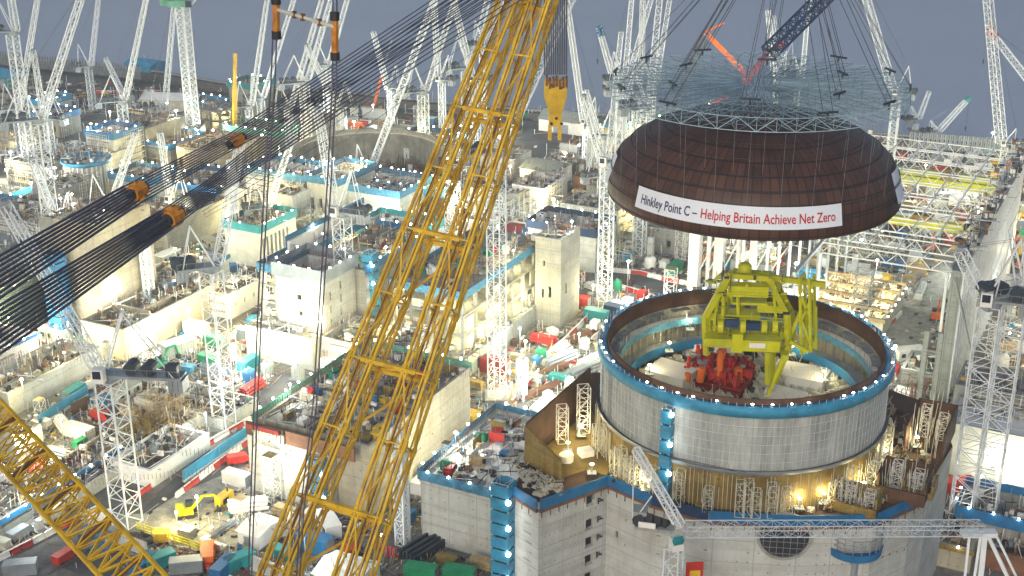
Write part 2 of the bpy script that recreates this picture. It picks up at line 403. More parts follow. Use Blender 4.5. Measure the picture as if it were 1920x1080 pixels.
    if scaff:
        sb = MB(); dk = MB()
        for fr in (0, 1):
            if random.random() < .35: continue
            L_ = du if fr == 0 else dv; a = random.uniform(0, L_*.4); b = random.uniform(a+L_*.3, L_); nx = max(1, int((b-a)/1.9)); nz = max(1, int(h/1.9))
            P = (lambda s, d, z: (s, -.5-d, z)) if fr == 0 else (lambda s, d, z: (du+.5+d, s, z))
            for i in range(nx+1):
                for d in (0, 1): sb.bar(P(a+(b-a)*i/nx, d, 0), P(a+(b-a)*i/nx, d, h+.9), .06, 3, cap=False)
            for k in range(1, nz+1):
                z = k*h/nz
                for d in (0, 1): sb.bar(P(a, d, z), P(b, d, z), .055, 3, cap=False); 
                sb.bar(P(a, 1, z+.9), P(b, 1, z+.9), .04, 3, cap=False)
                p, q = P(a, .05, z), P(b, .95, z); dk.box(min(p[0],q[0]), max(p[0],q[0]), min(p[1],q[1]), max(p[1],q[1]), z, z+.08)
            for i in range(0, nx, 2): sb.bar(P(a+(b-a)*i/nx, 1, 0), P(a+(b-a)*(i+1)/nx, 1, h), .045, 3, cap=False)
        if sb.v: sb.build('facade_scaffold', M[random.choice(['white_steel','white_steel','grey_steel'])], t); dk.build('scaffold_boards', M['timber'], t)
    return t
def framed(label, u0, v0, du, dv, floors, fh, bays, m='concrete', top='slab', screen=None, warm=True, z0=0, core=None, cat='building', name='framed_building'):
    t = thing(name, label, cat, W(u0, v0, z0), SA); FOOT.append((u0-1, u0+du+1, v0-1, v0+dv+1, z0+floors*fh))
    for k in range(floors):
        z = (k+1)*fh; MB().box(0, du, 0, dv, z-.6, z).build('floor_slab', M[top if k == floors-1 else m], t)
    nu, nv = bays; cm = None
    for i in range(nu+1):
        for j in range(nv+1):
            if 0 < i < nu and 0 < j < nv: continue
            if i == 0 and 0 < j < nv: continue
            x = .6+(du-1.2)*i/nu; y = .6+(dv-1.2)*j/nv
            if cm is None:
                c = MB()
                for k in range(floors): c.box(-.4, .4, -.4, .4, k*fh, (k+1)*fh-.602)
                co = c.build('column', M[m], t, loc=(x, y, 0)); cm = co
            else: co = cm.copy(); COL.objects.link(co); co.location = (x, y, 0)
    b = MB()
    b.box(du*.3, du*.55, dv*.12, dv*.95, 0, floors*fh-.61); b.build('core_wall', M['tan_concrete'], t)
    w = MB()
    for k in range(floors):
        for i in range(int(dv/5)):
            if random.random() < .5: y = 2+i*5; w.box(du-.35, du-.2, y, y+3.4, k*fh+.02, k*fh+random.uniform(1.2, fh-.7))
        if random.random() < .8: w.box(.5, du*.4, .25, .4, k*fh+.02, k*fh+random.uniform(1.3, fh-1))
        for i in range(3): x = random.uniform(1, du-2); w.obox((x, 1.2, k*fh+.8), random.uniform(.8,2), 1, 1.4, random.random())
    w.build('infill_panel', M['cream'], t)
    rb = MB(); z = floors*fh
    for i in range(nv+1): rods(rb, du-.8, du-.4, .6+(dv-1.2)*i/nv, .6+(dv-1.2)*i/nv, z, .3, 2)
    rods(rb, .5, .5, .5, dv-.5, z, 1.2, 1.5); rb.build('starter_bars', M['rust'], t)
    if screen:
        s = MB(); s.box(-.3, du+.3, -.45, -.3, z-.8, z+1.3); s.box(du+.3, du+.42, -.29, dv, z-.8, z+1.28); s.box(-.42, -.3, -.29, dv, z-.8, z+1.28); s.build('edge_screen', M[screen], t)
    if warm:
        for k in range(floors):
            for i in range(max(1, int(dv/14))):
                LAMPS.append((W(u0+du*.8, v0+6+i*14, z0+(k+1)*fh-1.4), 1500, 0))
            LAMPS.append((W(u0+du*.15, v0+1.5, z0+(k+1)*fh-1.4), 700, 0))
    return t
def blkpx(label, px, py, z, du, dv, **k):
    u, v = UV(G(px, py, z)); return block(label, u, v, du, dv, z, **k)
def frpx(label, px, py, z, du, dv, floors, bays, **k):
    u, v = UV(G(px, py, z)); return framed(label, u, v, du, dv, floors, z/floors, bays, **k)
def stair_tower(label, p, h, w=3.2, m='sky_blue', lamps=True):
    t = thing('stair_tower', label, 'stair tower', p, SA); fr = MB(); n = int(h/2.4)
    fr.lattice((0,0,0), (0,0,h), w, n, .09, .05, side=(1,0,0)); fr.build('scaffold_frame', M['white_steel'], t)
    nt_ = MB(); a = w/2+.1
    for i in range(n):
        z = i*h/n; g_ = h/n*.86
        for q in ((-a,a,-a-.05,-a),(-a,a,a,a+.05)): nt_.box(*q, z, z+g_)
        for q in ((a,a+.05,-a,a),(-a-.05,-a,-a,a)): nt_.box(*q, z, z+g_)
    nt_.build('netting', M[m], t); st = MB()
    for i in range(n):
        z = i*h/n; s = 1 if i % 2 else -1; st.obox((0, .6*s, z+h/n/2), w*.9, 1, .15, 0); st.box(-w/2+.1, w/2-.1, -w/2+.1, w/2-.1, z+.02, z+.1)
    st.build('stair_flights', M['grey_steel'], t)
    if lamps:
        bl = MB()
        for i in range(1, n, 2): bl.obox((a+.15, -a-.15, i*h/n+1.9), .55, .55, .55)
        bl.build('lamp', M['bulb'], t)
    return t
# ------------------------------------------------------------------ reactor building under the dome
RC = V((40.8, 214.2, 0)); RR = 24.9
rt = thing('reactor_containment', 'huge round pale concrete reactor cylinder with a blue walkway round its open top', 'reactor building', RC)
FOOT.append((UV(RC)[0]-38, UV(RC)[0]+40, UV(RC)[1]-38, UV(RC)[1]+31, 60))
ring_mesh([(RR, 33.6), (RR, 44.4)], 180, 'outer_wall', M['wrap_concrete'], rt)
ring_mesh([(RR+.75, 33.9), (RR+.75, 33.2), (RR-.4, 33.0)], 180, 'base_ledge', M['grey_steel'], rt)
o = ring_mesh([(RR-.25, 26.0), (RR-.25, 33.4)], 180, 'formwork_skirt', M['gold'], rt, smooth=False)
mb = MB()
for i in range(230):
    a = pi+pi*i/115*1.0; r = RR+.1+random.uniform(0,.9); z = random.uniform(27,28.5)
    mb.bar((r*cos(a), r*sin(a), 26), (r*cos(a), r*sin(a), 33.4-random.uniform(0,3.2)), .05, 3)
mb.build('skirt_rods', M['cream'], rt)
mb = MB()
for i in range(64):
    if random.random() < .5: continue
    a = pi+pi*i/64; c = V((cos(a), sin(a), 0)); 
    mb = MB(); mb.lattice(c*(RR+1.1)+V((0,0,26)), c*(RR+1.1)+V((0,0,30+random.random()*2.5)), 1.5, 3, .07, .05, side=(-sin(a), cos(a), 0)); mb.build('scaffold', M['cream'], rt)
mb = MB()
for z in (35.2,36.8,38.4,40,41.6):
    for i in range(96): a, b = 2*pi*i/96, 2*pi*(i+1)/96; mb.bar(((RR+.12)*cos(a),(RR+.12)*sin(a),z), ((RR+.12)*cos(b),(RR+.12)*sin(b),z), .03, 3, cap=False)
for i in range(160): a = 2*pi*i/160; mb.bar(((RR+.14)*cos(a),(RR+.14)*sin(a),33.7+random.random()), ((RR+.14)*cos(a),(RR+.14)*sin(a),43.4-random.random()*2), .028, 3, cap=False)
mb.build('wall_netting_lines', M['white_steel'], rt)
# walkway ring with its blue screen
ring_mesh([(RR-.1, 44.3), (RR+.7, 44.3), (RR+.7, 44.5), (RR-.1, 44.5)], 180, 'walkway', M['pale_concrete'], rt)
ring_mesh([(RR+.7, 43.5), (RR+.82, 43.5), (RR+.82, 45.45), (RR+.7, 45.45), (RR+.7, 43.5)], 180, 'walkway_screen', M['sky_blue'], rt)
mb = MB()
for i in range(120):
    a = 2*pi*i/120; c = V((cos(a), sin(a), 0)); mb.bar(c*(RR+.6)+V((0,0,44.5)), c*(RR+.6)+V((0,0,46)), .05, 3)
    if i % 5 == 0: mb.obox(c*(RR+.3)+V((0,0,44.9)), .5, random.uniform(.5,1.4), random.uniform(.3,.7), a)
    mb.bar(c*(RR+.65)+V((0,0,44.4)), c*(RR+.1)+V((0,0,43.2)), .05, 3)
mb.build('walkway_fittings', M['white_steel'], rt)
ring_mesh([(RR+.02, 44.45), (RR+.02, 45.0), (RR-.9, 45.0), (RR-.9, 43)], 160, 'wall_top', M['net_blue'], rt)
# rusty liner edge with studs
ring_mesh([(RR-.95, 43.5), (RR-.95, 46.0), (RR-1.15, 46.0), (RR-1.15, 42.0)], 160, 'liner_edge', M['brown'], rt)
for k, (r, z0, z1, m) in enumerate(((RR-1.35, 40.9, 43.2, 'stained'), (RR-1.2, 37.6, 40.9, 'inner_steel'), (RR-1.3, 30, 37.6, 'inner_steel'))):
    ring_mesh([(r, z0), (r, z1)], 160, 'liner', M[m], rt)
ring_mesh([(RR-1.35, 41.0), (RR-3.1, 40.9), (RR-3.1, 40.7), (RR-1.35, 40.7)], 120, 'upper_walkway', M['white'], rt)
ring_mesh([(RR-3.1, 39.9), (RR-3.15, 41.3)], 120, 'upper_walkway_screen', M['net_blue'], rt)
ring_mesh([(RR-1.4, 36.6), (RR-4.4, 36.5), (RR-4.4, 36.3), (RR-1.4, 36.3)], 120, 'lower_walkway', M['grey_steel'], rt)
ring_mesh([(RR-4.4, 35.4), (RR-4.45, 37.3)], 120, 'lower_walkway_screen', M['blue'], rt)
mb = MB()
for i in range(72):
    a = 2*pi*i/72; c = V((cos(a), sin(a), 0)); s = V((-sin(a), cos(a), 0))
    for rr in (RR-1.5, RR-3): mb.bar(c*rr+V((0,0,33)), c*rr+V((0,0,43)), .06, 3)
    if i % 3: mb.add([c*(RR-3)+s*.95+V((0,0,43)), c*(RR-3)-s*.95+V((0,0,43)), c*(RR-1.5)-s*.95+V((0,0,43)), c*(RR-1.5)+s*.95+V((0,0,43))], [(0,1,2,3)])
    mb.bar(c*(RR-3)+V((0,0,43)), c*(RR-1.5)+V((0,0,43)), .06, 3)
mb.build('inner_scaffold', M['grey_steel'], rt)
mb = MB(); mb.rev([(0.01, 33.2), (RR-1.3, 33.2)], 64); mb.build('inner_floor', M['dark_slab'], rt)
# inner concrete rooms, tanks and slabs
mb = MB()
for (px, py, z, sx, sy, h) in ((1500,700,35,10,7,2.4),(1545,690,35,6,6,1.6),(1260,700,36,8,6,2.8),(1330,655,35,9,5,3),(1250,640,35,3,5,4),(1590,650,35,5,4,3),(1475,730,36,7,3,1.5)):
    p = G(px, py, z)-RC; mb.obox((p.x, p.y, z-1.8+h/2), sx, sy, h, SA+random.uniform(-.3,.3), random.uniform(-.05,.05))
mb.build('inner_concrete_room', M['white'], rt)
mb = MB(); p = G(1556, 640, 35)-RC; mb.rev([(.05, 39), (2.2, 38.8), (4, 37.6), (4.8, 35.5), (4.9, 33.2)], 40, (p.x, p.y)); mb.build('inner_tank', M['gold'], rt, True)
mb = MB()
for i in range(1100):
    a = random.uniform(0, 2*pi); r = (RR-4)*math.sqrt(random.random()); c = V((r*cos(a), r*sin(a), 33.3))
    if random.random() < .5: mb.obox(c+V((0,0,.5)), random.uniform(.4,2.5), random.uniform(.3,1), random.uniform(.3,2), random.uniform(0,3))
    else: mb.bar(c, c+V((random.uniform(-2,2), random.uniform(-2,2), random.uniform(.2,3.5))), .08, 4)
tag(mb.build('loose_material', M['cream'], None, loc=RC), 'loose boards, boxes and rods lying on the floor inside the open reactor cylinder', 'building material', kind='stuff')
for a, r, z in ((2.2,19,38.5),(2.75,17,38),(1.9,21,41),(.35,17,37),(5.0,15,36),(5.9,19,38),(3.5,20,38),(.9,19,38)):
    LAMPS.append((RC+V((r*cos(a), r*sin(a), z)), 650, 1))
# stair strip and ladders on the outside wall
for (px, w, m, zt) in ((1238, 1.6, 'sky_blue', 43.0),):
    a = math.atan2(G(px,765,44).y-RC.y, G(px,765,44).x-RC.x); c = V((cos(a), sin(a), 0))
    stair_tower('narrow blue netted stair strip climbing the front of the reactor cylinder', RC+c*(RR+1.1)+V((0,0,27)), 16.2, 1.5, m)
mb = MB()
for a in (pi+.12, pi+.3):
    c = V((cos(a), sin(a), 0)); s = V((-sin(a), cos(a), 0))
    for k in (-.5, .5): mb.bar(c*(RR+.2)+s*k+V((0,0,33)), c*(RR+.2)+s*k+V((0,0,44)), .06, 3)
    for i in range(18): mb.bar(c*(RR+.2)-s*.5+V((0,0,33.5+i*.6)), c*(RR+.2)+s*.5+V((0,0,33.5+i*.6)), .05, 3)
mb.build('ladder', M['grey_steel'], rt)

# base building carrying the cylinder
BZ = 26
bp = [G(*c, BZ) for c in ((965,915),(1010,942),(1140,895),(1225,932),(1330,962),(1500,972),(1640,968),(1712,935),(1745,905))]
bt = thing('reactor_base_building', 'angular pale concrete building at the foot of the round reactor with blue edge screens', 'building')
mb = MB(); sc = MB(); sc2 = MB(); br = MB()
poly = [(p.x, p.y) for p in bp]
for i in range(len(bp)-1):
    p, q = bp[i], bp[i+1]; d = (q-p); L_ = d.length; d.normalize(); n = V((d.y, -d.x, 0)); hs = []
    if i == 1: hs = [(L_-4.6, L_-2.7, 26-4.4, 26-1.2)]+[(L_-4.6, L_-2.7, 26-9-k*3.6, 26-6.9-k*3.6) for k in range(5)]
    if i in (6, 7): hs = [(1+k*1.7, 1.25+k*1.7, 23-3, 23.9) for k in range(6) if 1.3+k*1.7 < L_]+[(1.2+k*1.9, 1.6+k*1.9, 17-k*.2, 17.4-k*.2) for k in range(5) if 1.7+k*1.9 < L_]
    if i == 3: hs = [(3, 3.5, 14, 14.5), (6, 6.6, 12, 12.7)]
    if i == 2: hs = [(2, 2.6, 15, 16.3), (4, 4.3, 19, 19.4), (4, 4.3, 14, 14.4)]
    wallgrid(mb, (p.x, p.y, 0), d, L_, BZ, hs, .9, n)
    s = MB()
    a, b = p+n*.5, q+n*.5
    s.add([(a.x,a.y,BZ-1.3),(b.x,b.y,BZ-1.3),(b.x,b.y,BZ+.7),(a.x,a.y,BZ+.7),(a.x-n.x*.15,a.y-n.y*.15,BZ-1.3),(b.x-n.x*.15,b.y-n.y*.15,BZ-1.3),(b.x-n.x*.15,b.y-n.y*.15,BZ+.7),(a.x-n.x*.15,a.y-n.y*.15,BZ+.7)],
          [(0,1,2,3),(7,6,5,4),(3,2,6,7),(0,4,5,1)])
    s.build('edge_screen', M['blue'] if i != 3 else M['navy'], bt)
    a, b = p+n*.3, q+n*.3; br.bar((a.x,a.y,BZ-1.6), (b.x,b.y,BZ-1.6), .35)
    for k in range(int(L_/1.8)):
        w = p+d*(k*1.8+.4)+n*.3; br.bar((w.x,w.y,BZ-3.0), (w.x,w.y,BZ-1.5), .08)
deck = poly+[(79,212),(81,228),(66,243),(16,243),(12,226),(2.3,205.8)]
mb.mi = 0; k = len(bp)
for i in range(k-1, len(deck)):
    p, q = deck[i], deck[(i+1) % len(deck)]; mb.add([(p[0],p[1],0),(q[0],q[1],0),(q[0],q[1],BZ),(p[0],p[1],BZ)], [(0,1,2,3)])
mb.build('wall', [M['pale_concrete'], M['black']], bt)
mb = MB(); mb.add([(x, y, BZ-.02) for x, y in deck], [tuple(range(len(deck)))]); mb.build('deck', M['brown'], bt)
br.build('bracket', M['rust'], bt)
# small angle brackets beside the openings
mb = MB(); p, q = bp[1], bp[2]; d = (q-p).normalized(); n = V((d.y,-d.x,0)); L_ = (q-p).length
for k in range(4):
    w = p+d*(L_-2.2)+n*.25+V((0,0,-3.2-k*3.6+0)); 
    mb.bar(w, w+d*1.1+V((0,0,-.9)), .12); mb.bar(w, w+V((0,0,-1.2)), .12); mb.bar(w+V((0,0,-.7)), w+d*.9+V((0,0,-.8)), .1)
mb.build('wall_bracket', M['dark_steel'], bt)
# round opening: black disc on the wall painted as its dark inside, concrete collar
p, q = bp[4], bp[5]; d = (q-p).normalized(); n = V((d.y,-d.x,0)); c = YD(1472, 985, p.lerp(q,.8).y); c = p+d*((c-p).dot(d)); c.z = 22.6
def disc(mb, c, d, n, r0, r1, off, N_=48):
    vs = []; 
    for rr in (r0, r1):
        for i in range(N_):
            t = 2*pi*i/N_; vs.append(c+d*(rr*cos(t))+V((0,0,rr*sin(t)))+n*off)
    mb.add(vs, [(i, (i+1) % N_, N_+(i+1) % N_, N_+i) for i in range(N_)])
mb = MB(); disc(mb, c, d, n, .01, 4.0, .06); mb.build('opening_dark_disc', M['black'], bt)
mb = MB(); disc(mb, c, d, n, 4.0, 4.5, .35); 
for i in range(48):
    t0, t1 = 2*pi*i/48, 2*pi*(i+1)/48; P = lambda t, r, o: c+d*(r*cos(t))+V((0,0,r*sin(t)))+n*o
    mb.add([P(t0,4,.06),P(t1,4,.06),P(t1,4,.35),P(t0,4,.35)], [(0,1,2,3)]); mb.add([P(t0,4.5,0),P(t1,4.5,0),P(t1,4.5,.35),P(t0,4.5,.35)], [(0,1,2,3)])
mb.build('opening_collar', M['concrete'], bt)
mb = MB()
for i in range(-3, 4): 
    h = math.sqrt(max(.1, 3.9**2-(i*1.1)**2)); mb.bar(c+d*(i*1.1)+n*.2+V((0,0,-h)), c+d*(i*1.1)+n*.2+V((0,0,h)), .05); mb.bar(c+d*-h+n*.22+V((0,0,i*1.1)), c+d*h+n*.22+V((0,0,i*1.1)), .05)
mb.build('opening_scaffold', M['grey_steel'], bt)
# curved blue balcony
c = YD(1602, 1030, 189.0); bt2 = thing('curved_balcony', 'curved blue balcony bolted to the base building wall under the long crane jib', 'balcony', (c.x, c.y+.8, 0))
mb = MB(); z = c.z
mb.rev([(2.2, z-.9), (4.6, z-.3), (4.75, z+1.1), (4.6, z+1.1), (4.4, z-.1), (0.1, z-.1)], 24, (0,0), pi+.35, 2*pi-.25); mb.build('screen', M['blue'], bt2)
mb = MB()
for i in range(9):
    a = pi+.35+(pi-.6)*i/8; mb.bar((4.4*cos(a), 4.4*sin(a), z), (4.4*cos(a), 4.4*sin(a), z+3.6), .08)
    if i: a0 = a-(pi-.6)/8; [mb.bar((4.4*cos(a0), 4.4*sin(a0), z+h), (4.4*cos(a), 4.4*sin(a), z+h), .06) for h in (1.8, 2.7, 3.6)]
mb.build('guard_rail', M['grey_steel'], bt2)
mb = MB(); mb.bar((0,-1.2,z-9), (0,-1.2,z-.4), .9, 10); mb.build('support_column', M['grey_steel'], bt2)

# gold-lined pits on the deck round the cylinder
def pit(label, p, sx, sy, h, rz=SA, m='gold', z=BZ, open_='', rod=True):
    t = thing('formwork_pit', label, 'formwork', (p.x, p.y, z), rz); T = .35
    for k, (x0, x1, y0, y1) in {'f': (0,sx,0,T), 'b': (0,sx,sy-T,sy), 'l': (0,T,T+.01,sy-T-.01), 'r': (sx-T,sx,T+.01,sy-T-.01)}.items():
        if k in open_: continue
        MB().box(x0, x1, y0, y1, .02, h if k != 'f' else h*.5).build('side_wall', M[m], t)
    if rod:
        mb = MB()
        for i in range(30): x = random.uniform(.6,sx-.6); y = random.uniform(.6,sy-.6); mb.bar((x,y,.1), (x+random.uniform(-.5,.5),y+random.uniform(-.5,.5),h*random.uniform(.6,1.5)), .05, 3)
        mb.build('starter_bars', M['cream'], t)
    mb = MB(); mb.lattice((sx*.3, sy*.7, .1), (sx*.3, sy*.7, h*1.1), 1.5, 4, .07, .05, side=(1,0,0)); mb.build('scaffold', M['white'], t); mb = MB(); mb.lattice((sx*.75, sy*.7, .1), (sx*.75, sy*.7, h*.9), 1.6, 4, .07, .05, side=(1,0,0)); mb.build('scaffold', M['white'], t)
    return t
t = thing('formwork_pit', 'deep gold-lined formwork pit in the left corner of the reactor base', 'formwork')
def slab4(mb, a, b, za, zb, z0=26.02, T=.4):
    a = V((a[0],a[1],0)); b = V((b[0],b[1],0)); d = (b-a).normalized(); n = V((d.y,-d.x,0))*T; z = V((0,0,1))
    mb.add([a+z*z0,b+z*z0,b+n+z*z0,a+n+z*z0,a+z*za,b+z*zb,b+n+z*zb,a+n+z*za], [(3,2,1,0),(4,5,6,7),(0,1,5,4),(1,2,6,5),(2,3,7,6),(3,0,4,7)])
mb = MB(); slab4(mb, (2.5,206.4), (8.4,199.3), 33.2, 30.2); mb.build('side_wall', M['gold'], t)
mb = MB(); slab4(mb, (14.8,227), (2.7,206.8), 34.5, 33.2); mb.build('side_wall', M['brown'], t)
mb = MB(); mb.add([(2.9,206.2,26.3),(8.2,199.8,26.3),(13,203,26.3),(16,201,26.3),(18.5,205,26.3),(15,226,26.3)], [(0,1,2,3,4,5)]); mb.build('pit_floor', M['gold'], t)
mb = MB(); mb.lattice((9,213,26.4),(9,213,33.5),1.8,4,.08,.06,side=(1,.2,0)); mb.build('scaffold', M['white'], t); mb = MB(); mb.lattice((13,217,26.4),(13,217,35.5),2.0,5,.08,.06,side=(1,.2,0)); mb.build('scaffold', M['white'], t)
mb = MB(); mb.bar((9.5,206,26.4),(9.5,206,27.6),1.3,14); mb.obox((13,208,27),2.4,2,1.2,.4); mb.build('concrete_drum', M['white'], t)
pit('gold formwork pit with pale rods at the right of the reactor base', G(1560, 955, 26.2), 7, 5, 3.5)
pit('brown formwork pit behind the right end of the reactor base', G(1640, 930, 26.2), 8, 7, 4.5, m='brown')
pit('brown-walled pit with ladders right of the round cylinder', G(1690, 850, 26.2), 7, 13, 5.5, m='brown', open_='f')
pit('small pale-rodded pit near the right corner of the base deck', G(1690, 925, 26.2), 5, 5, 2.5)
for px, py in ((1020,800),(1090,800),(1570,880),(1450,930),(1210,900),(1065,830),(1110,870),(1180,850),(1240,870),(1290,912),(1350,915),(1395,918),(1620,905),(1545,925),(1660,845),(1720,820),(1500,935)):
    LAMPS.append((G(px, py, 28.5), 900, 1))

# ------------------------------------------------------------------ yellow handling gantry and red equipment inside
gt = thing('handling_gantry', 'tall lime yellow handling gantry standing inside the open reactor cylinder', 'gantry')
lm = MB(); dk = MB()
def bm(mb, a, b, w, y, y2=None): mb.bar(YD(*a, y), YD(*b, y if y2 is None else y2), w*.7)
for y in (211, 218.5):
    dx = (y-211)*1.1; f = lambda x, yy: (x+dx, yy-dx*.9)
    for a, b, w in (((1325,665),(1322,592),.9),((1322,595),(1366,516),1.0),((1366,516),(1440,522),.9),((1440,522),(1476,592),.95),((1476,590),(1478,645),.9),((1340,620),(1345,560),.5),((1355,640),(1357,555),.5),((1385,600),(1383,545),.45),((1455,600),(1450,545),.45),((1350,515),(1336,530),.4),((1478,645),(1440,740),.6),((1440,720),(1440,660),.8),((1500,520),(1503,665),.45),((1518,522),(1520,660),.45)):
        bm(lm, f(*a), f(*b), w, y)
for a in ((1322,592),(1366,516),(1440,522),(1476,592),(1478,645),(1325,650),(1503,560),(1503,610),(1520,640),(1500,522)):
    lm.bar(YD(a[0],a[1],211), YD(a[0]+8.2,a[1]-7,218.5), .4)
bm(lm, (1440,519), (1546,534), .9, 214); bm(lm, (1503,560), (1520,600), .3, 211); bm(lm, (1520,560), (1503,600), .3, 211); bm(lm, (1503,600), (1520,650), .3, 211)
bm(lm, (1480,640), (1515,660), .6, 210); bm(lm, (1476,640), (1503,580), .6, 212); bm(lm, (1530,575), (1530,655), .35, 213); bm(lm, (1512,575), (1512,655), .35, 213)
lm.build('frame', M['lime'], gt)
def gb(mb, px, py, y, sx, sy, sz, rz=-.1): mb.obox(YD(px, py, y), sx, sy, sz, rz)
mb = MB(); gb(mb, 1402,543,210,6.8,2.2,1.9); gb(mb, 1445,577,212,4.6,1.6,1.3); gb(mb, 1352,636,209.5,5.6,3.4,1.5); gb(mb, 1425,643,208.5,6.4,3,2.0); gb(mb, 1382,640,208,1.8,2,3.4); gb(mb, 1404,560,214,6,5,.4)
gb(mb, 1375,590,213,9,3,1.2); gb(mb,1440,620,214,7,4,1.4); gb(mb,1470,660,211,1.2,5,1.0)
mb.build('main_beam', M['lime'], gt)
mb = MB()
c = YD(1396, 512, 214); mb.rev([(.05, c.z+1.9), (.8, c.z+1.8), (1.15, c.z+1.4), (1.25, c.z-.6)], 20, (c.x, c.y)); mb.build('hoist_housing', M['lime'], gt, True)
mb = MB(); gb(mb, 1372,604,208.4,2.3,1.6,1.3); gb(mb, 1412,610,208.2,2.3,1.6,1.3); mb.build('motor', M['navy'], gt)
mb = MB()
for px in (1350, 1392, 1432, 1452):
    c = YD(px, 612, 208.6); mb.bar(c+V((-.4,0,0)), c+V((.5,-.1,0)), 1.15, 14)
mb.build('cable_drum', M['lime'], gt)
mb = MB(); gb(mb, 1420,648,206.9,2.7,.1,.9); mb.build('sign_plate', M['white'], gt)
mb = MB(); m2 = MB(); rg = random.Random(3)
for i in range(190):
    px, py = rg.uniform(1330,1475), rg.uniform(520,660); y = rg.uniform(208,219); c = YD(px, py, y)
    if py < 600 and 1375 < px < 1440 and py > 560: continue
    s = mb if rg.random() < .7 else m2; k = rg.random()
    if k < .35: s.obox(c, rg.uniform(.3,1.4), rg.uniform(.3,1), rg.uniform(.2,.7), -.1)
    elif k < .7: s.bar(c, c+V((0,0,rg.uniform(1,3.5))), .07, 4)
    else: s.bar(c, c+V((rg.uniform(-2.5,2.5), rg.uniform(-1,1), 0)), .08, 4)
for i in range(3):
    z = YD(1330, 640-i*45, 208).z; a = YD(1335, 640-i*45, 208.4); b = YD(1470, 648-i*45, 208.4); mb.bar(a, b, .06); mb.bar(a+V((0,0,.5)), b+V((0,0,.5)), .06)
mb.build('service_walkway', M['lime'], gt); m2.build('hydraulic_fittings', M['dark_steel'], gt)
et = thing('red_pump_skid', 'dense red machinery skid with orange posts beneath the yellow gantry', 'machinery'); p = G(1350, 715, 35)
mb = MB(); mb.obox((p.x, p.y+2, 35.3), 11.5, 9, .5, SA); mb.obox((p.x, p.y+2, 33.9), 11, 8.6, 1.6, SA); mb.build('skid_base', M['dark_red'], et)
mb = MB(); m2 = MB(); m3 = MB()
for i in range(260):
    a = V((p.x, p.y+2, 35.6))+Matrix.Rotation(SA, 3, 'Z') @ V((random.uniform(-5.4,5.4), random.uniform(-4.2,4.2), 0)); s = mb if random.random() < .4 else m2
    k = random.random()
    if k < .4: s.obox(a+V((0,0,random.uniform(.3,1.9))), random.uniform(.4,1.9), random.uniform(.4,1.2), random.uniform(.4,1.6), SA)
    elif k < .7: s.bar(a, a+V((0,0,random.uniform(1,3.8))), random.uniform(.12,.4), 8)
    else: s.bar(a+V((0,0,random.uniform(.5,2.5))), a+V((random.uniform(-3,3), random.uniform(-1.5,1.5), random.uniform(.5,2.8))), .13, 6)
for i in range(25): m3.obox(V((p.x+random.uniform(-5,5), p.y+2+random.uniform(-4,4), 36+random.uniform(.5,2))), .8, .6, .6, random.random())
mb.build('pump', M['dark_red'], et); m2.build('pipework', M['red'], et); m3.build('valve_box', M['grey_steel'], et)
mb = MB()
for a, b, w in (((1349,705),(1352,655),1.2),((1352,655),(1362,655),.4),((1349,690),(1362,655),.4),((1312,715),(1317,690),1.5),((1385,715),(1385,690),1.5),((1288,715),(1290,700),1.2)):
    mb.bar(YD(*a, p.y-2), YD(*b, p.y-2), w*.5, 8)
mb.build('orange_post', M['orange'], et)

# ------------------------------------------------------------------ the lifted dome
DZ = 73.9; DR = 24.1; DH = 12.0
dt = thing('lifted_dome', 'giant dark brown steel dome hanging on ropes above the open reactor', 'dome', (RC.x-.55, RC.y, DZ))
prof = [(DR-.25, -1.3), (DR, -.8), (DR+.02, .6)]
for i in range(1, 25):
    t = pi/2*i/24; prof.append((DR*max(.0008, cos(t))**(2/2.35), .6+DH*sin(t)**(2/2.2)))
def dome_ring(z):                       # dome radius at a height above the rim
    for (r0, z0), (r1, z1) in zip(prof, prof[1:]):
        if z0 <= z <= z1: return r0+(r1-r0)*(z-z0)/(z1-z0)
    return prof[-1][0]
o = ring_mesh(prof, 120, 'shell', M['dome_steel'], dt)
uvl = o.data.uv_layers[0]
for l in o.data.loops:
    vtx = o.data.vertices[l.vertex_index].co; r = math.hypot(vtx.x, vtx.y); t = math.acos(min(1, r/DR*.9999))/(pi/2)
    uvl.data[l.index].uv[1] = max(0, (t*.75+.25*min(1, (vtx.z+1.3)/DH)))
for zz in (-.75, 1.6, 3.7, 5.8, 7.8, 9.6, 11.0):
    r = dome_ring(zz)+.05; mb = MB()
    for i in range(96): a, b = 2*pi*i/96, 2*pi*(i+1)/96; mb.bar((r*cos(a), r*sin(a), zz), (r*cos(b), r*sin(b), zz), .09, 3, cap=False)
    mb.build('stiffener_ring', M['black'], dt)

ring_mesh([(DR-.3, -1.3), (DR-1, -1.3), (DR-1, 1)], 96, 'bottom_flange', M['brown'], dt)
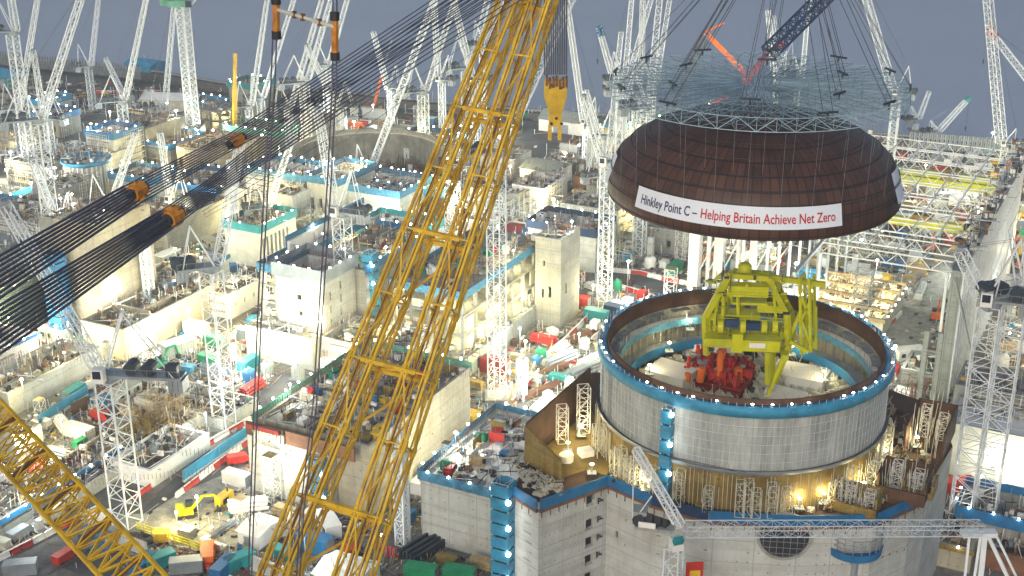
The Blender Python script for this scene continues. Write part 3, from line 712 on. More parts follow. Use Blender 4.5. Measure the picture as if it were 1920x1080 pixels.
# banner wrapped round the near side
aL, aR = None, None
def ang_at(px):
    best = None
    for i in range(720):
        a = pi+pi*i/720; x, y = PR((RC.x-.55+(DR+.3)*cos(a), RC.y+(DR+.3)*sin(a), DZ+1.5))
        if best is None or abs(x-px) < best[0]: best = (abs(x-px), a)
    return best[1]
aL, aR = ang_at(1192), ang_at(1579)
B0, B1 = .75, 4.1
def bpos(s, h, off):                    # s 0..1 along, h 0..1 up the banner
    a = aL+(aR-aL)*s; z = B0+(B1-B0)*h; r = dome_ring(B0)*(1-h)+dome_ring(B1)*h+off; return V((r*cos(a), r*sin(a), z))
mb = MB(); n = 48
vs = [bpos(i/n, j, .42) for i in range(n+1) for j in (0, 1)]
mb.add(vs, [(2*i, 2*i+2, 2*i+3, 2*i+1) for i in range(n)])
M['banner'] = mat('banner', (.74,.8,.88), .7, var=.04)
bn = mb.build('banner', M['banner'], dt, True)
def text_on(s0, s1, txt, m, h0=.27, h1=.72, shear=0.0):
    cu = bpy.data.curves.new('lettering', 'FONT'); cu.body = txt; cu.size = 1; cu.resolution_u = 3; cu.shear = shear; cu.offset = .012
    ob = bpy.data.objects.new('lettering', cu); COL.objects.link(ob); bpy.context.view_layer.update()
    me = bpy.data.meshes.new_from_object(ob.evaluated_get(bpy.context.evaluated_depsgraph_get())); bpy.data.objects.remove(ob)
    x1 = max(v.co.x for v in me.vertices)
    for v in me.vertices: v.co = bpos(s0+(s1-s0)*v.co.x/x1, h0+(h1-h0)*v.co.y/.72, .50)
    me.materials.clear(); me.materials.append(m); link(bpy.data.objects.new('lettering', me), bn)
navy_ink = mat('navy_ink', (.015,.02,.10), .6, var=.05); red_ink = mat('red_ink', (.5,.02,.03), .6, var=.05)
text_on(.035, .345, 'Hinkley Point C \u2013', navy_ink, shear=.0)
text_on(.36, .965, 'Helping Britain Achieve Net Zero', red_ink)
# side banners
for s, e in ((aL-.72, aL-.5), (aR+.62, aR+.86)):
    mb = MB(); n = 8
    for i in range(n):
        q = []
        for a, h in ((s+(e-s)*i/n, 0), (s+(e-s)*(i+1)/n, 0), (s+(e-s)*(i+1)/n, 1), (s+(e-s)*i/n, 1)):
            z = .9+4.8*h; r = dome_ring(z)+.42; q.append(V((r*cos(a), r*sin(a), z)))
        mb.add(q, [(0,1,2,3)])
    mb.build('side_banner', M['banner'], dt)
# ------------------------------------------------------------------ lattice lifting frame above the dome
ft = thing('lifting_frame', 'wide round blue-grey lattice spreader frame hanging above the brown dome', 'lifting frame', (RC.x-.6, RC.y, 0))
Z0, Z1 = 89.6, 91.7; radii = [3.5, 8, 12.5, 16.5, 20.3, 24.0]; segs = 52
fb = MB(); nb = MB(); pb = MB()
def fp(k, i, z):
    a = 2*pi*(i+.5*(k % 2))/segs; r = radii[k]; rise = 0
    return V((r*cos(a), r*sin(a), z+rise+(.0 if z > 90 else -.0)))
for k in range(len(radii)):
    for i in range(segs):
        top, bot = fp(k, i, Z1), fp(k, i, Z0); tn, bn_ = fp(k, i+1, Z1), fp(k, i+1, Z0)
        tgt = nb if (k == 5) else fb
        tgt.bar(bot, bn_, .075 if k in (0, 5) else .04, 3, cap=False); tgt.bar(top, tn, .06 if k in (0,5) else .04, 3, cap=False)
        tgt.bar(top, bot, .05, 3, cap=False)
        if k in (0, 5): tgt.bar(bot if i % 2 else top, tn if i % 2 else bn_, .06, 3, cap=False)
        if k < len(radii)-1:
            o_ = 1 if k % 2 else 0
            for zz, z2 in ((Z1, Z1), (Z0, Z0), (Z0, Z1)):
                (fb if zz == Z1 else pb).bar(fp(k, i, zz), fp(k+1, i, z2), .06, 3, cap=False)
                if zz == z2: (fb if (i+k) % 3 else pb).bar(fp(k, i, zz), fp(k+1, i-1+2*o_, z2), .06, 3, cap=False)
fb.build('space_truss', M['frame_steel'], ft); pb.build('lower_truss', M['frame_pale'], ft); nb.build('rim_truss', M['frame_pale'], ft)
hb = MB()
for k, n, r in ((5, 30, DR*.985), (4, 28, 19.5)):
    for i in range(n):
        a = 2*pi*(i+.5)/n; rr = (r if k == 5 else 19.8)
        zt = Z0; zr = DZ+(1.0 if k == 5 else next(z0 for (r0, z0), (r1, z1) in zip(prof, prof[1:]) if r1 <= rr))
        hb.bar((radii[k]*cos(a), radii[k]*sin(a), zt), (rr*cos(a), rr*sin(a), zr), .022, 3, cap=False)
hb.build('hanger_rod', M['grey_steel'], ft)
cl = MB(); sl = MB(); apex = V((3, -1.5, 124)); mb = MB(); mb.bar(apex-V((0,0,3)), apex+V((0,0,5)), 1.3, 12, .8); mb.build('hook_block', M['jib_yellow'], ft); mb = MB(); [mb.bar(apex+V((e,0,4)), apex+V((e,0,70)), .12, 5) for e in (-.9,-.3,.3,.9)]; mb.build('hoist_rope', M['rope'], ft)
for i in range(12):
    a = 2*pi*(i+.5)/12
    for r in (23.7, 15.0):
        if r < 20 and i % 2: continue
        c = V((r*cos(a), r*sin(a), 92.3)); sd = V((-sin(a), cos(a), 0))
        cl.bar(c-sd*1.6, c+sd*1.6, .22); cl.bar(c, c-V((0,0,1)), .15)
        for e in (-.8, .8): sl.bar(c+sd*e, apex+V((0,0,-2))+sd*e*1.3, .06, 4)
cl.build('clamp_beam', M['dark_steel'], ft); sl.build('sling', M['rope'], ft)

# what lies about on the base deck
m_ = {k: MB() for k in ('cream','timber','black','gold')}; rg = random.Random(9)
for i in range(900):
    a = rg.uniform(pi-.5, 2*pi+.55); r = rg.uniform(RR+.8, RR+9); x, y = RC.x+r*cos(a), RC.y+r*sin(a)
    px, py = PR((x, y, BZ))
    lo = max(189.5 if x > 30 else 192+max(0, (30-x))*.6, 0)
    if y < lo or (x > 60 and y < 190+(x-60)*.85) or x < 17 or x > 78: continue
    
    k = rg.choice(list(m_)); c = V((x, y, BZ+.3))
    if rg.random() < .4: m_[k].obox(c, rg.uniform(.4,1.8), rg.uniform(.3,.9), rg.uniform(.3,1.3), rg.random()*3)
    else: m_[k].bar(c, c+V((rg.uniform(-1.5,1.5), rg.uniform(-1,1), rg.uniform(.2,3.2))), .06, 4)
A_, B_ = V((1.6,198.2,0)), V((4.6,194.2,0))
for i in range(420):
    u_, v_ = rg.random(), rg.random()
    if u_ < .5: c = A_.lerp(V((8.0,198.0,0)), v_).lerp(B_.lerp(V((8,198,0)), v_), rg.random())+V((0,0,BZ+.3))
    else: c = V((rg.uniform(1.5,8), 0, BZ+.3)); c.y = 204.5-(c.x-2.5)*1.15-rg.uniform(.6,5); 
    if c.y < 194.5+max(0, 4.4-c.x)*1.2: continue
    k = rg.choice(['cream','cream','cream','timber','black'])
    if rg.random() < .7: m_[k].obox(c, rg.uniform(.4,1.6), rg.uniform(.3,.9), rg.uniform(.2,.8), rg.random()*3)
    else: m_[k].bar(c, c+V((rg.uniform(-1.5,1.5), rg.uniform(-1,1), rg.uniform(.2,1.2))), .06, 4)
for k, b in m_.items(): tag(b.build('deck_material', M[k]), {'cream':'pale','timber':'timber','black':'dark','gold':'ochre'}[k]+' rods and boxes lying on the deck round the reactor cylinder', 'loose material', kind='stuff')
# ------------------------------------------------------------------ buildings
H1 = [(7,8.6,17.5,19.2),(7.2,8.6,13,14.3),(7,9.4,8.2,10.6)]
u, v = -199.3, 250.5
block('pale square stair core with small square windows beside the open concrete floors', -194, 250.5, 14.3, 14, 22, m='pale_concrete', cells=(2,2), screen='grey_steel', hf=[(6.3,7.5,15.5,16.8),(6.5,7.7,11.2,12.4),(6.4,8.6,5.6,7.8)], hs=[(2.5,3.2,5+k*3.6,7+k*3.6) for k in range(4)]+[(7,7.8,6.5+k*3.6,8.5+k*3.6) for k in range(4)], sh=2.6, proud=.6, scaff=False)
framed('open concrete floors left of the pale stair core', -199.5, 251, 5.3, 42, 5, 4.4, (1,7), m='concrete', screen='net_blue', top='pale_concrete')
block('long concrete hall behind the pale stair core with white inner wall and blue edge screens', -194, 265, 17, 32, 20, m='concrete', cells=(2,3), depth=2.5, screen='blue', sides='br', sh=1.5, hs=[(3+k*4,3.8+k*4,4,17) for k in range(6)], scaff=False)
mb = MB(); t = thing('screen_wall', 'tall smooth white wall rising behind the roof of the pale stair core', 'wall', W(-198.5, 262, 20), SA)
mb.box(0,.8,0,36,0,5.5); mb.build('wall_panel', M['white'], t); MB().box(-.12,-.02,-.5,36.5,3,7).build('edge_screen', M['net_blue'], t)
block('low pale podium wall at the foot of the pale stair core', -179.6, 247.5, 21, 16, 8, m='pale_concrete', cells=(3,2), top='dark_slab', hf=[(3,11,6.6,7.1)], bars=True, scaff=False)
block('broad pale plinth under the pale stair core', -200, 244.5, 20.3, 6, 8.5, m='pale_concrete', cells=(1,1), depth=1, bars=False, scaff=False)
stair_tower('blue netted stair tower against the right side of the pale stair core', W(-177.5, 268.5, 7), 17, 3)
# block behind the yellow boom with green nets
block('tan concrete block with green netted edges standing behind the twin yellow boom', -156.7, 193, 27, 41, 15.8, m='tan_concrete', cells=(3,4), depth=1.3, screen='net_green', sides='lb', hs=[(4+k*5,4.4+k*5,6+(k%3),6.4+(k%3)) for k in range(6)], sh=1.2, scaff=False)
block('smooth pale concrete front wall below the brown shuttering band', -157.5, 190.5, 20, 2.3, 13.0, m='pale_concrete', cells=(1,1), depth=.5, bars=False, scaff=False)
t = thing('shuttering_band', 'brown timber shuttering band with pink beams on top of the smooth front wall', 'formwork', W(-157.5, 190.2, 13.1), SA)
MB().box(0,9.4,.1,.5,.02,3).build('shutter_board', M['brown'], t); mb = MB(); [mb.box(2+i*.9,2.5+i*.9,-.5,.05,-.05+.1,2.2) for i in range(9)]; mb.build('shutter_prop', M['cream'], t)
MB().box(1.2,9,-1.1,-.6,2.3,3.3).build('walkway_beam', M['dark_red'], t); MB().box(9.6,26,.2,.6,.02,3).build('shutter_board', M['rust'], t)
stair_tower('sky blue netted stair tower between the yellow boom legs at the tan block', W(-139.5, 190, 0), 13, 3, 'net_blue')
block('pale block with white decked roof and blue edge screens left of the reactor base', -116.3, 190, 18.5, 31, 14.6, m='pale_concrete', top='white', cells=(1,1), depth=1.3, screen='net_blue', hs=[(3,5,8,11)], sh=1.1, scaff=False)
stair_tower('tall bright blue netted stair tower with lamps left of the reactor base', G(945, 1085, 8)+V((0,0,-8)), 27.6, 3.1)
# mid framed building
framed('long open-floored concrete building lit inside, right of the twin yellow boom', -166, 260, 20.3, 47, 4, 5.1, (4,7), top='slab', screen='net_blue')
block('tall plain grey stair block at the far end of the open-floored building', -144, 296, 7.5, 12, 25, m='concrete', cells=(1,2), depth=2, hf=[(2,2.6,8,10.5),(4,4.8,8.5,11.5),(2.4,2.9,17,18.5)], hs=[(3,4,9,12)], scaff=False)
t = thing('retaining_wall', 'long low grey retaining wall along the open-floored building', 'wall', W(-144.6, 252, 0), SA); MB().box(0,1,0,62,0,5.5).build('wall_panel', M['clad_grey'], t); mb = MB(); [mb.box(-.2,1.2,k*6,k*6+.4,0,5.8) for k in range(11)]; mb.build('buttress', M['concrete'], t)
FOOT.append((-146,-143,250,316,6))
block('grey windowless concrete block behind the tan block and yellow boom', -163, 240, 13, 15, 14, m='concrete', cells=(2,2))
# left side
block('tall sand-coloured concrete tower behind the blue scaffold column', -253, 236.5, 13.5, 21, 31, m='tan_concrete', cells=(2,2), depth=3, hf=[(2,2.4,20,20.6)], hs=[(3,3.9,22,24)], scaff=False)
block('grey inner tower joined to the left of the sand-coloured tower', -262, 240, 8.6, 14, 29, m='concrete', cells=(1,2))
stair_tower('tall deep blue netted stair tower in front of the sand-coloured tower', W(-249.5, 231.5, 0), 24, 4.2, 'blue', lamps=False)
t = thing('clad_shed', 'dark green-grey clad shed with a flat grey roof at the left edge', 'shed', W(-298, 218, 0), SA); FOOT.append((-299,-262,217,262,14))
MB().box(0,34,0,40,0,13).build('cladding', M['clad_green'], t); MB().box(-.4,34.4,-.4,40.4,13.02,13.5).build('roof', M['clad_grey'], t)
block('low white-walled block with a long blue edge strip at the left edge', -262, 186, 16, 34, 7, m='white', cells=(2,3), top='slab', screen='blue', sides='r', sh=-.1)
block('cream low wall block below the tall blue stair tower', -240, 192, 13, 30, 6, m='pale_concrete', cells=(2,3), depth=4)
block('long tan low wall to the right of the blue stair tower', -239, 228, 14, 38, 8.5, m='tan_concrete', cells=(2,3), depth=5)
blkpx('white sided pit full of brown scaffolding near the parked loader', 205, 862, 4, 11, 19, m='white', top='gold', cells=(1,1), depth=4.8, bars=False)
blkpx('shallow concrete trough stacked with timber left of the steel tower', 250, 745, 3, 26, 13, m='pale_concrete', cells=(3,2), depth=2.2)
blkpx('long narrow concrete channel in the lower left corner', -60, 960, 3.5, 8, 40, m='concrete', cells=(1,4), depth=2, screen='blue', sides='r', sh=.3)
blkpx('low concrete channel parallel to the blue site hoarding', 90, 905, 3, 8, 40, m='pale_concrete', cells=(1,5), depth=1.5)
blkpx('dark teal roofed block between the dark rope bundles and the concrete hall', 420, 420, 12, 13, 18, m='cream', cells=(2,2), screen='teal', sides='flbr', top='dark_slab', hs=[(1+k*2,2+k*2,3,9) for k in range(7)])
blkpx('small white windowed office block behind the lower orange coupling', 385, 545, 7, 8, 14, m='white', cells=(1,1), depth=.6, bars=False, top='dark_slab', hs=[(2,3,3,4.3),(6,7,3,4.3),(10,11,3,4.3)])
blkpx('pale ribbed block under the lower orange coupling', 250, 520, 9, 12, 26, m='pale_concrete', cells=(2,4), screen='blue', sides='r', sh=.4)
blkpx('grey long block between the two dark rope bundles', 235, 405, 10, 16, 30, m='concrete', cells=(2,3), top='slab')
blkpx('stepped grey block at the left edge above the rope bundle', -40, 400, 10, 30, 26, m='pale_concrete', cells=(3,3), top='slab')
blkpx('narrow grey block beside the left lattice masts', 60, 345, 11, 14, 16, m='concrete', cells=(2,2))
names = ['white','low grey','stained','broad pale','narrow cream','tall grey','square tan','long pale','notched grey','small stained','wide white','weathered']
far = [(460,320,14,24,16,'pale_concrete','net_blue'),(575,335,15,12,22,'cream','net_blue'),(500,360,12,10,16,'pale_concrete',None),(640,350,12,22,20,'pale_concrete','net_blue'),(700,345,9,26,12,'brown','sky_blue'),(655,430,9,22,18,'pale_concrete','teal'),
 (160,250,16,13,14,'pale_concrete','blue'),(225,235,15,12,22,'stained',None),(255,268,9,16,20,'concrete','blue'),(330,275,10,20,26,'tan_concrete',None),(120,290,11,14,18,'pale_concrete',None),(310,345,6,22,20,'slab','blue'),
 (205,330,8,18,14,'pale_concrete','net_blue'),(10,300,9,22,22,'concrete',None),(960,345,10,12,18,'white',None),(1075,330,8,16,12,'rust',None),(1100,345,9,12,14,'clad_grey',None),(990,420,12,22,14,'pale_concrete','navy'),(1050,380,9,20,16,'cream',None),
 (880,350,9,18,18,'concrete',None),(400,345,8,14,12,'cream',None),(900,290,7,14,14,'pale_concrete',None),(1190,420,8,16,14,'concrete',None),(60,215,8,14,12,'concrete','blue'),(420,240,7,26,12,'concrete','net_green'),(1230,300,8,16,14,'cream','blue')]
where = ['left of the open second pit','in front of the open second pit','below the open second pit','beside the slim masts in mid distance','under the dark pit rim','behind the concrete hall','beside the blue-rimmed round tower','near the far left machinery deck','behind the blue-rimmed round tower','under the tall white mast','left of the round tower','beyond the rope bundle',
 'right of the round tower','at the far left edge','below the big yellow hook','near the rust-coloured stacks','left of the dome','behind the open-floored building','under the yellow hook block','right of the yellow boom','beside the upper orange coupling','near the far white cabins','below the dome rim','by the far left coast road','by the yellow telescopic crane','behind the left edge of the dome']
for i, (px, py, z, du, dv, m, s) in enumerate(far):
    blkpx('%s concrete block %s' % (names[i % 12], where[i]), px, py, z, du, dv, m=m, screen=s, cells=(random.randint(2,4), random.randint(2,4)), top=random.choice(['slab','slab','dark_slab','white']), depth=min(z*.6, 4), hf=[(1+k*3.2,2.4+k*3.2,z*.25,z*.6) for k in range(int(du/3.2)) if random.random() < .6 and 3+k*3.2 < du])
# round tower with the blue oval rim, left
c = G(161, 297, 13); t = thing('round_tower', 'round ribbed concrete tower with a blue oval rim at the left', 'tower', (c.x, c.y, 0)); FOOT.append((UV(c)[0]-9, UV(c)[0]+9, UV(c)[1]-9, UV(c)[1]+9, 14))
ring_mesh([(7.2,0),(7.2,12)], 48, 'wall', M['pale_concrete'], t); mb = MB()
for i in range(30): a = 2*pi*i/30; mb.bar((7.5*cos(a),7.5*sin(a),0), (7.5*cos(a),7.5*sin(a),12), .28)
mb.build('rib', M['white'], t); ring_mesh([(7,12),(8.4,12),(8.5,13.2),(8.2,13.2),(8.1,12.2),(.01,12.2)], 48, 'rim_deck', M['sky_blue'], t)
# the second, open reactor pit far behind
c = V((-38, 452, 0)); c2 = G(705, 238, 17); c = V((c2.x, c2.y-28, 0))
t = thing('open_reactor_pit', 'wide open round concrete shaft with dark stained inner wall behind the yellow boom', 'reactor shaft', c); FOOT.append((UV(c)[0]-31, UV(c)[0]+31, UV(c)[1]-31, UV(c)[1]+31, 99))
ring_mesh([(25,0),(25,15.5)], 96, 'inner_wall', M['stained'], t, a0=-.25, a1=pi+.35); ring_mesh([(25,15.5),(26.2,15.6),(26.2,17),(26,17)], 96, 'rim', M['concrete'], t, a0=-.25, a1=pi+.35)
ring_mesh([(26.25,0),(26.25,15.5)], 96, 'outer_wall', M['concrete'], t, a0=-.25, a1=pi+.35); mb = MB(); mb.rev([(.01,.3),(25,.3)], 48); mb.build('shaft_floor', M['brown'], t)
mb = MB(); [mb.bar((x,y,.3),(x,y,h),.9,8) for x,y,h in ((-3,6,9),(14,3,10),(-9,-3,9))]; mb.build('column', M['pale_concrete'], t)
for i in range(9): a = .3+2.5*i/8; LAMPS.append((c+V((26.5*cos(a), 26.5*sin(a), 18.5)), 500, 0))
ring_mesh([(11,0),(11,7.5),(9.8,7.5),(9.8,6)], 48, 'inner_drum', M['net_blue'], t, c=(2,-14,0))
for (px, py, z, r, h, lab) in ((290,235,9,18,9,'dark open round basin at far left behind the tall white mast'),(90,380,3,6,3,'small round pit at the left above the rope bundle')):
    c = G(px, py, z); t = thing('open_basin', lab, 'basin', (c.x, c.y, 0)); FOOT.append((UV(c)[0]-r, UV(c)[0]+r, UV(c)[1]-r, UV(c)[1]+r, 99))
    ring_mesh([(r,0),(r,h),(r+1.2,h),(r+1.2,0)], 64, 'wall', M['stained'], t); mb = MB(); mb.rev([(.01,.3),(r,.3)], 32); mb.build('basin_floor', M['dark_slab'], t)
# long white roofed shed far left
c = G(265, 182, 6); t = thing('white_roof_shed', 'low white tented shed under lights near the far left coast', 'shed', (c.x, c.y, 0), SA*.3); MB().box(0,22,0,10,0,5).build('wall', M['cream'], t); mb = MB(); mb.add([(-1,-1,5.02),(23,-1,5.02),(23,11,5.02),(-1,11,5.02),(-1,5,7.2),(23,5,7.2)], [(0,1,5,4),(2,3,4,5),(1,2,5),(3,0,4)]); mb.build('roof', M['white'], t)
def shed(label, px, py, sx, sy, h, wall, roof, rz=SA):
    c = G(px, py, 0); t = thing('shed', label, 'shed', c, rz); MB().box(0,sx,0,sy,0,h).build('wall', M[wall], t); mb = MB()
    mb.add([(-.4,-.4,h+.02),(sx+.4,-.4,h+.02),(sx+.4,sy+.4,h+.02),(-.4,sy+.4,h+.02),(-.4,sy/2,h+sx*.15),(sx+.4,sy/2,h+sx*.15)], [(0,1,5,4),(2,3,4,5),(1,2,5),(3,0,4)]); mb.build('roof', M[roof], t)
    MB().box(sx*.3,sx*.6,-.12,-.02,0,h*.75).build('door', M['grey_steel'], t); u, v = UV(c); FOOT.append((u-1,u+sx+1,v-1,v+sy+1,h))
shed('bright blue coastal shed left of the far lattice jib', 235, 143, 16, 12, 6, 'sky_blue', 'sky_blue')
shed('teal shed at the far left coast', -20, 160, 18, 10, 5, 'teal', 'sky_blue')
shed('grey ribbed-roof white shed below the big yellow hook', 975, 345, 14, 14, 6, 'white', 'clad_grey')
shed('small white canopy hut in the lower left yard', 447, 1020, 5, 7, 3, 'white', 'white')
shed('green roofed shed beside the far coast wall behind the dome', 1225, 245, 14, 9, 4, 'green', 'green')
shed('white flat shed at the foot of the twin yellow boom', 590, 1110, 9, 8, 4, 'white', 'white')
shed('white long store on the far coast under the hook', 1010, 245, 22, 10, 5, 'white', 'clad_grey')
# dark fence on the sea edge
for (p0, p1, lab) in (((20,112),(280,140),'tall dark slatted fence on the sea edge at far left'),((1690,262),(1870,275),'dark slatted fence on the sea edge at far right')):
    a, b = G(*p0, 4), G(*p1, 4); t = thing('sea_fence', lab, 'fence', a+V((0,-12,0))); d = b-a; n = int(d.length/1.6); mb = MB(); p2 = MB()
    for i in range(n): q = d*(i/n); mb.obox((q.x, q.y, 3.2), 1.2, .15, 6, math.atan2(d.y, d.x)); p2.bar((q.x,q.y-.3,-3), (q.x,q.y-.3,7), .1)
    mb.build('fence_panel', M['grey_steel'], t); p2.build('fence_post', M['dark_steel'], t)

# ------------------------------------------------------------------ steel turbine hall on the right
HZ = 36
uA, vA = UV(G(1790, 492, HZ)); uF, vF = UV(G(1425, 447, HZ)); uB, vB = UV(G(1905, 292, HZ))
ht = thing('steel_hall', 'unroofed white steel-framed hall with lattice roof trusses behind the dome', 'hall', W(0, 0, 0), SA)
U0, U1, V0, V1 = uA-52, uA, vA, vB+4
FOOT.append((U1-3, U1+6, V0-2, V1, 40))
NB = 9; dv_ = (V1-V0)/NB
tr = MB(); pu = MB(); br = MB()
for k in range(NB+1):
    y = V0+dv_*k; n = 12; h = 2.6
    if k < 1: ua = U0+22
    else: ua = U0
    for zz in (HZ, HZ-h): tr.bar((ua, y, zz), (U1, y, zz), .22)
    L_ = U1-ua; n = int(L_/4.3)
    for i in range(n):
        x = ua+L_*i/n; xm = x+L_/n/2; tr.bar((x,y,HZ-h), (xm,y,HZ), .12); tr.bar((xm,y,HZ), (x+L_/n,y,HZ-h), .12)
for i in range(9):
    x = U0+52*i/8; pu.bar((x, V0+(dv_ if x < U0+22 else 0), HZ+.35), (x, V1, HZ+.35), .2)
for k in range(NB):
    for i in range(0, 8, 2):
        x = U0+52*i/8; y = V0+dv_*k
        if k == 0 and x < U0+22: continue
        br.bar((x, y, HZ+.1), (x+6.5, y+dv_, HZ+.1), .09); br.bar((x+6.5, y, HZ+.1), (x, y+dv_, HZ+.1), .09)
for k in range(NB+1): pass
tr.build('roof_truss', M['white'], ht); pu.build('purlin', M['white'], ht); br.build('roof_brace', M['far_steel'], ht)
for k in range(NB+1):
    y = V0+dv_*k
    for x in (U0 if k else U0+22, U1-1.2):
        MB().box(x-.3, x+.3, y-.4, y+.4, 0, HZ-2.6).build('column', M['white_steel'], ht)
# side wall of cladding with leaning braces
mb = MB(); mb.box(U1+.1, U1+2.6, V0-4, V1, 0, HZ-.5); mb.build('cladding', M['clad_grey'], ht)
mb = MB(); [mb.box(U1+2.61, U1+3.0, V0-4+k*4, V0-3.5+k*4, 0, HZ-.5) for k in range(int((V1-V0+4)/4))]; [mb.box(U1+2.61, U1+2.8, V0-4, V1, z, z+.35) for z in (9, 18, 27)]; mb.build('wall_rail', M['white_steel'], ht)
for k in range(6): LAMPS.append((W(U1+17, V0+6+k*14, 6), 900, 0))
mb = MB(); mb.box(U1-.2, U1+.3, V0-4.5, V1, HZ-.45, HZ+.3); mb.box(U1+2.3, U1+2.9, V0-4.5, V1, HZ-.45, HZ+.3); mb.build('wall_gutter', M['grey_steel'], ht)
mb = MB(); mb.bar((U1+1, V0-4, HZ-2), (U1+9, V0-13, 16), .3, 6)
for x in (U1-2.5, U1+.5): mb.box(x-.55, x+.55, V0-11, V0-10, 0, HZ-13)
for zz in (6, 12, 18): mb.box(U1-2, U1, V0-10.8, V0-10.2, zz, zz+.5)
mb.build('prop', M['clad_grey'], ht)
for (vv, lab) in ((351,'nearer lime yellow overhead crane beam inside the steel hall'),(391,'lime yellow overhead crane beam in the middle of the steel hall'),(399,'farther lime yellow overhead crane beam inside the steel hall')):
    t = thing('overhead_crane', lab, 'overhead crane', W(U0+14, vv, 24), SA); MB().box(0,37,0,1.1,0,2.3).build('girder', M['lime'], t); MB().box(0,37,2.4,3.3,0,1.8).build('girder', M['lime'], t)
    MB().box(18,23,-.4,3.8,2.32,3.6).build('trolley', M['gold'], t); mb = MB(); mb.box(-1,0,-1,4.3,-.8,-.02); mb.box(37,38,-1,4.3,-.8,-.02); mb.build('end_carriage', M['dark_steel'], t)
for x in (U0+13.2, U0+51.4):
    t = thing('crane_rail', 'long grey crane rail beam on the %s side of the steel hall' % ('inner' if x < U0+20 else 'clad'), 'crane rail', W(x, V0+dv_, 0), SA); MB().box(-.4,.4,0,V1-V0-dv_,22.3,23.1).build('rail_beam', M['grey_steel'], t); mb = MB(); [mb.box(-.3,.3,k*dv_+1,k*dv_+1.6,0,22.28) for k in range(NB-1)]; mb.build('post', M['grey_steel'], t)
mb = MB(); fl = thing('hall_floor_slab', 'pale concrete floor slab inside the steel hall', 'slab', W(U0, V0+dv_, 0), SA); MB().box(-2,52,0,V1-V0,.0,.35).build('slab', M['slab'], fl)
# white steel posts in a row under the dome
for i, (px, w) in enumerate(((1300,1.5),(1325,.5),(1345,1.3),(1380,.5),(1408,.9))):
    a = G(px, 545, 0); b = YD(px+2, 430, a.y); t = thing('steel_post', ['broad white steel post at the left end of the row under the dome','slim white post next to the broad left one','second broad white post under the dome','slim white post in the middle of the row','slanting-braced white post at the right of the row'][i], 'post', (a.x, a.y, 0), SA, 'white steel posts under the dome')
    MB().box(-w, w, -w, w, 0, b.z).build('shaft', M['white'], t); MB().box(-w-.4, w+.4, -w-.4, w+.4, 0, .5).build('base_plate', M['grey_steel'], t); mb = MB(); mb.bar((w,0,b.z*.35), (w+5,1,b.z), .25); mb.build('brace', M['white'], t)
# warm lit foundation bay between reactor and hall
a = UV(G(1490, 610, 0)); block('warm-lit half-built foundation bay behind the reactor with orange edges', a[0]+2, a[1], 21, 27, 6, m='cream', cells=(3,5), depth=5.5, screen='timber', top='gold', sh=.1)
for k in range(9): LAMPS.append((W(a[0]+5+(k%3)*7, a[1]+4+(k//3)*9, 4.5), 900, 0))
mb = MB(); t = thing('orange_walers', 'orange timber walers across the warm-lit foundation bay', 'formwork beam', W(a[0]+2, a[1], 0), SA)
for k in range(4): MB().box(-.5,21.5,3+k*7.2,3.7+k*7.2,6.9,7.6).build('waler', M['timber'], t)
t = thing('scaffold_tower', 'grey scaffold tower in front of the warm-lit foundation bay', 'scaffold tower', G(1610, 620, 0), SA); mb = MB(); mb.lattice((0,0,0),(0,0,17),4.2,8,.1,.08,side=(1,0,0),x=True); mb.build('scaffold_frame', M['grey_steel'], t)
# lower right buildings
blkpx('beige wall block with white flat roof at the right edge', 1772, 790, 12, 30, 24, m='cream', cells=(1,1), depth=.8, top='white', bars=False)
blkpx('grey terrace block behind the two right-hand masts', 1790, 720, 14, 30, 14, m='concrete', cells=(2,1), depth=1, top='slab', bars=False)
blkpx('low stepped block with blue barriers in the bottom right corner', 1795, 960, 7, 30, 12, m='concrete', cells=(4,3), depth=3, screen='blue', sides='lfb', top='slab')
blkpx('brown formwork block right of the curved blue balcony', 1730, 1010, 5, 9, 14, m='tan_concrete', cells=(2,3), depth=2, top='timber', screen='gold', sides='f', sh=.2)
blkpx('long rust-brown block at the bottom right edge', 1850, 1030, 4, 26, 10, m='rust', cells=(4,2), depth=2, top='dark_slab')
blkpx('small grey concrete box between the reactor and the steel hall', 1690, 690, 5, 9, 12, m='concrete', cells=(2,2), depth=3)
blkpx('low pale trough beyond the right side of the reactor', 1715, 770, 4, 7, 16, m='pale_concrete', cells=(1,3), depth=2.5)
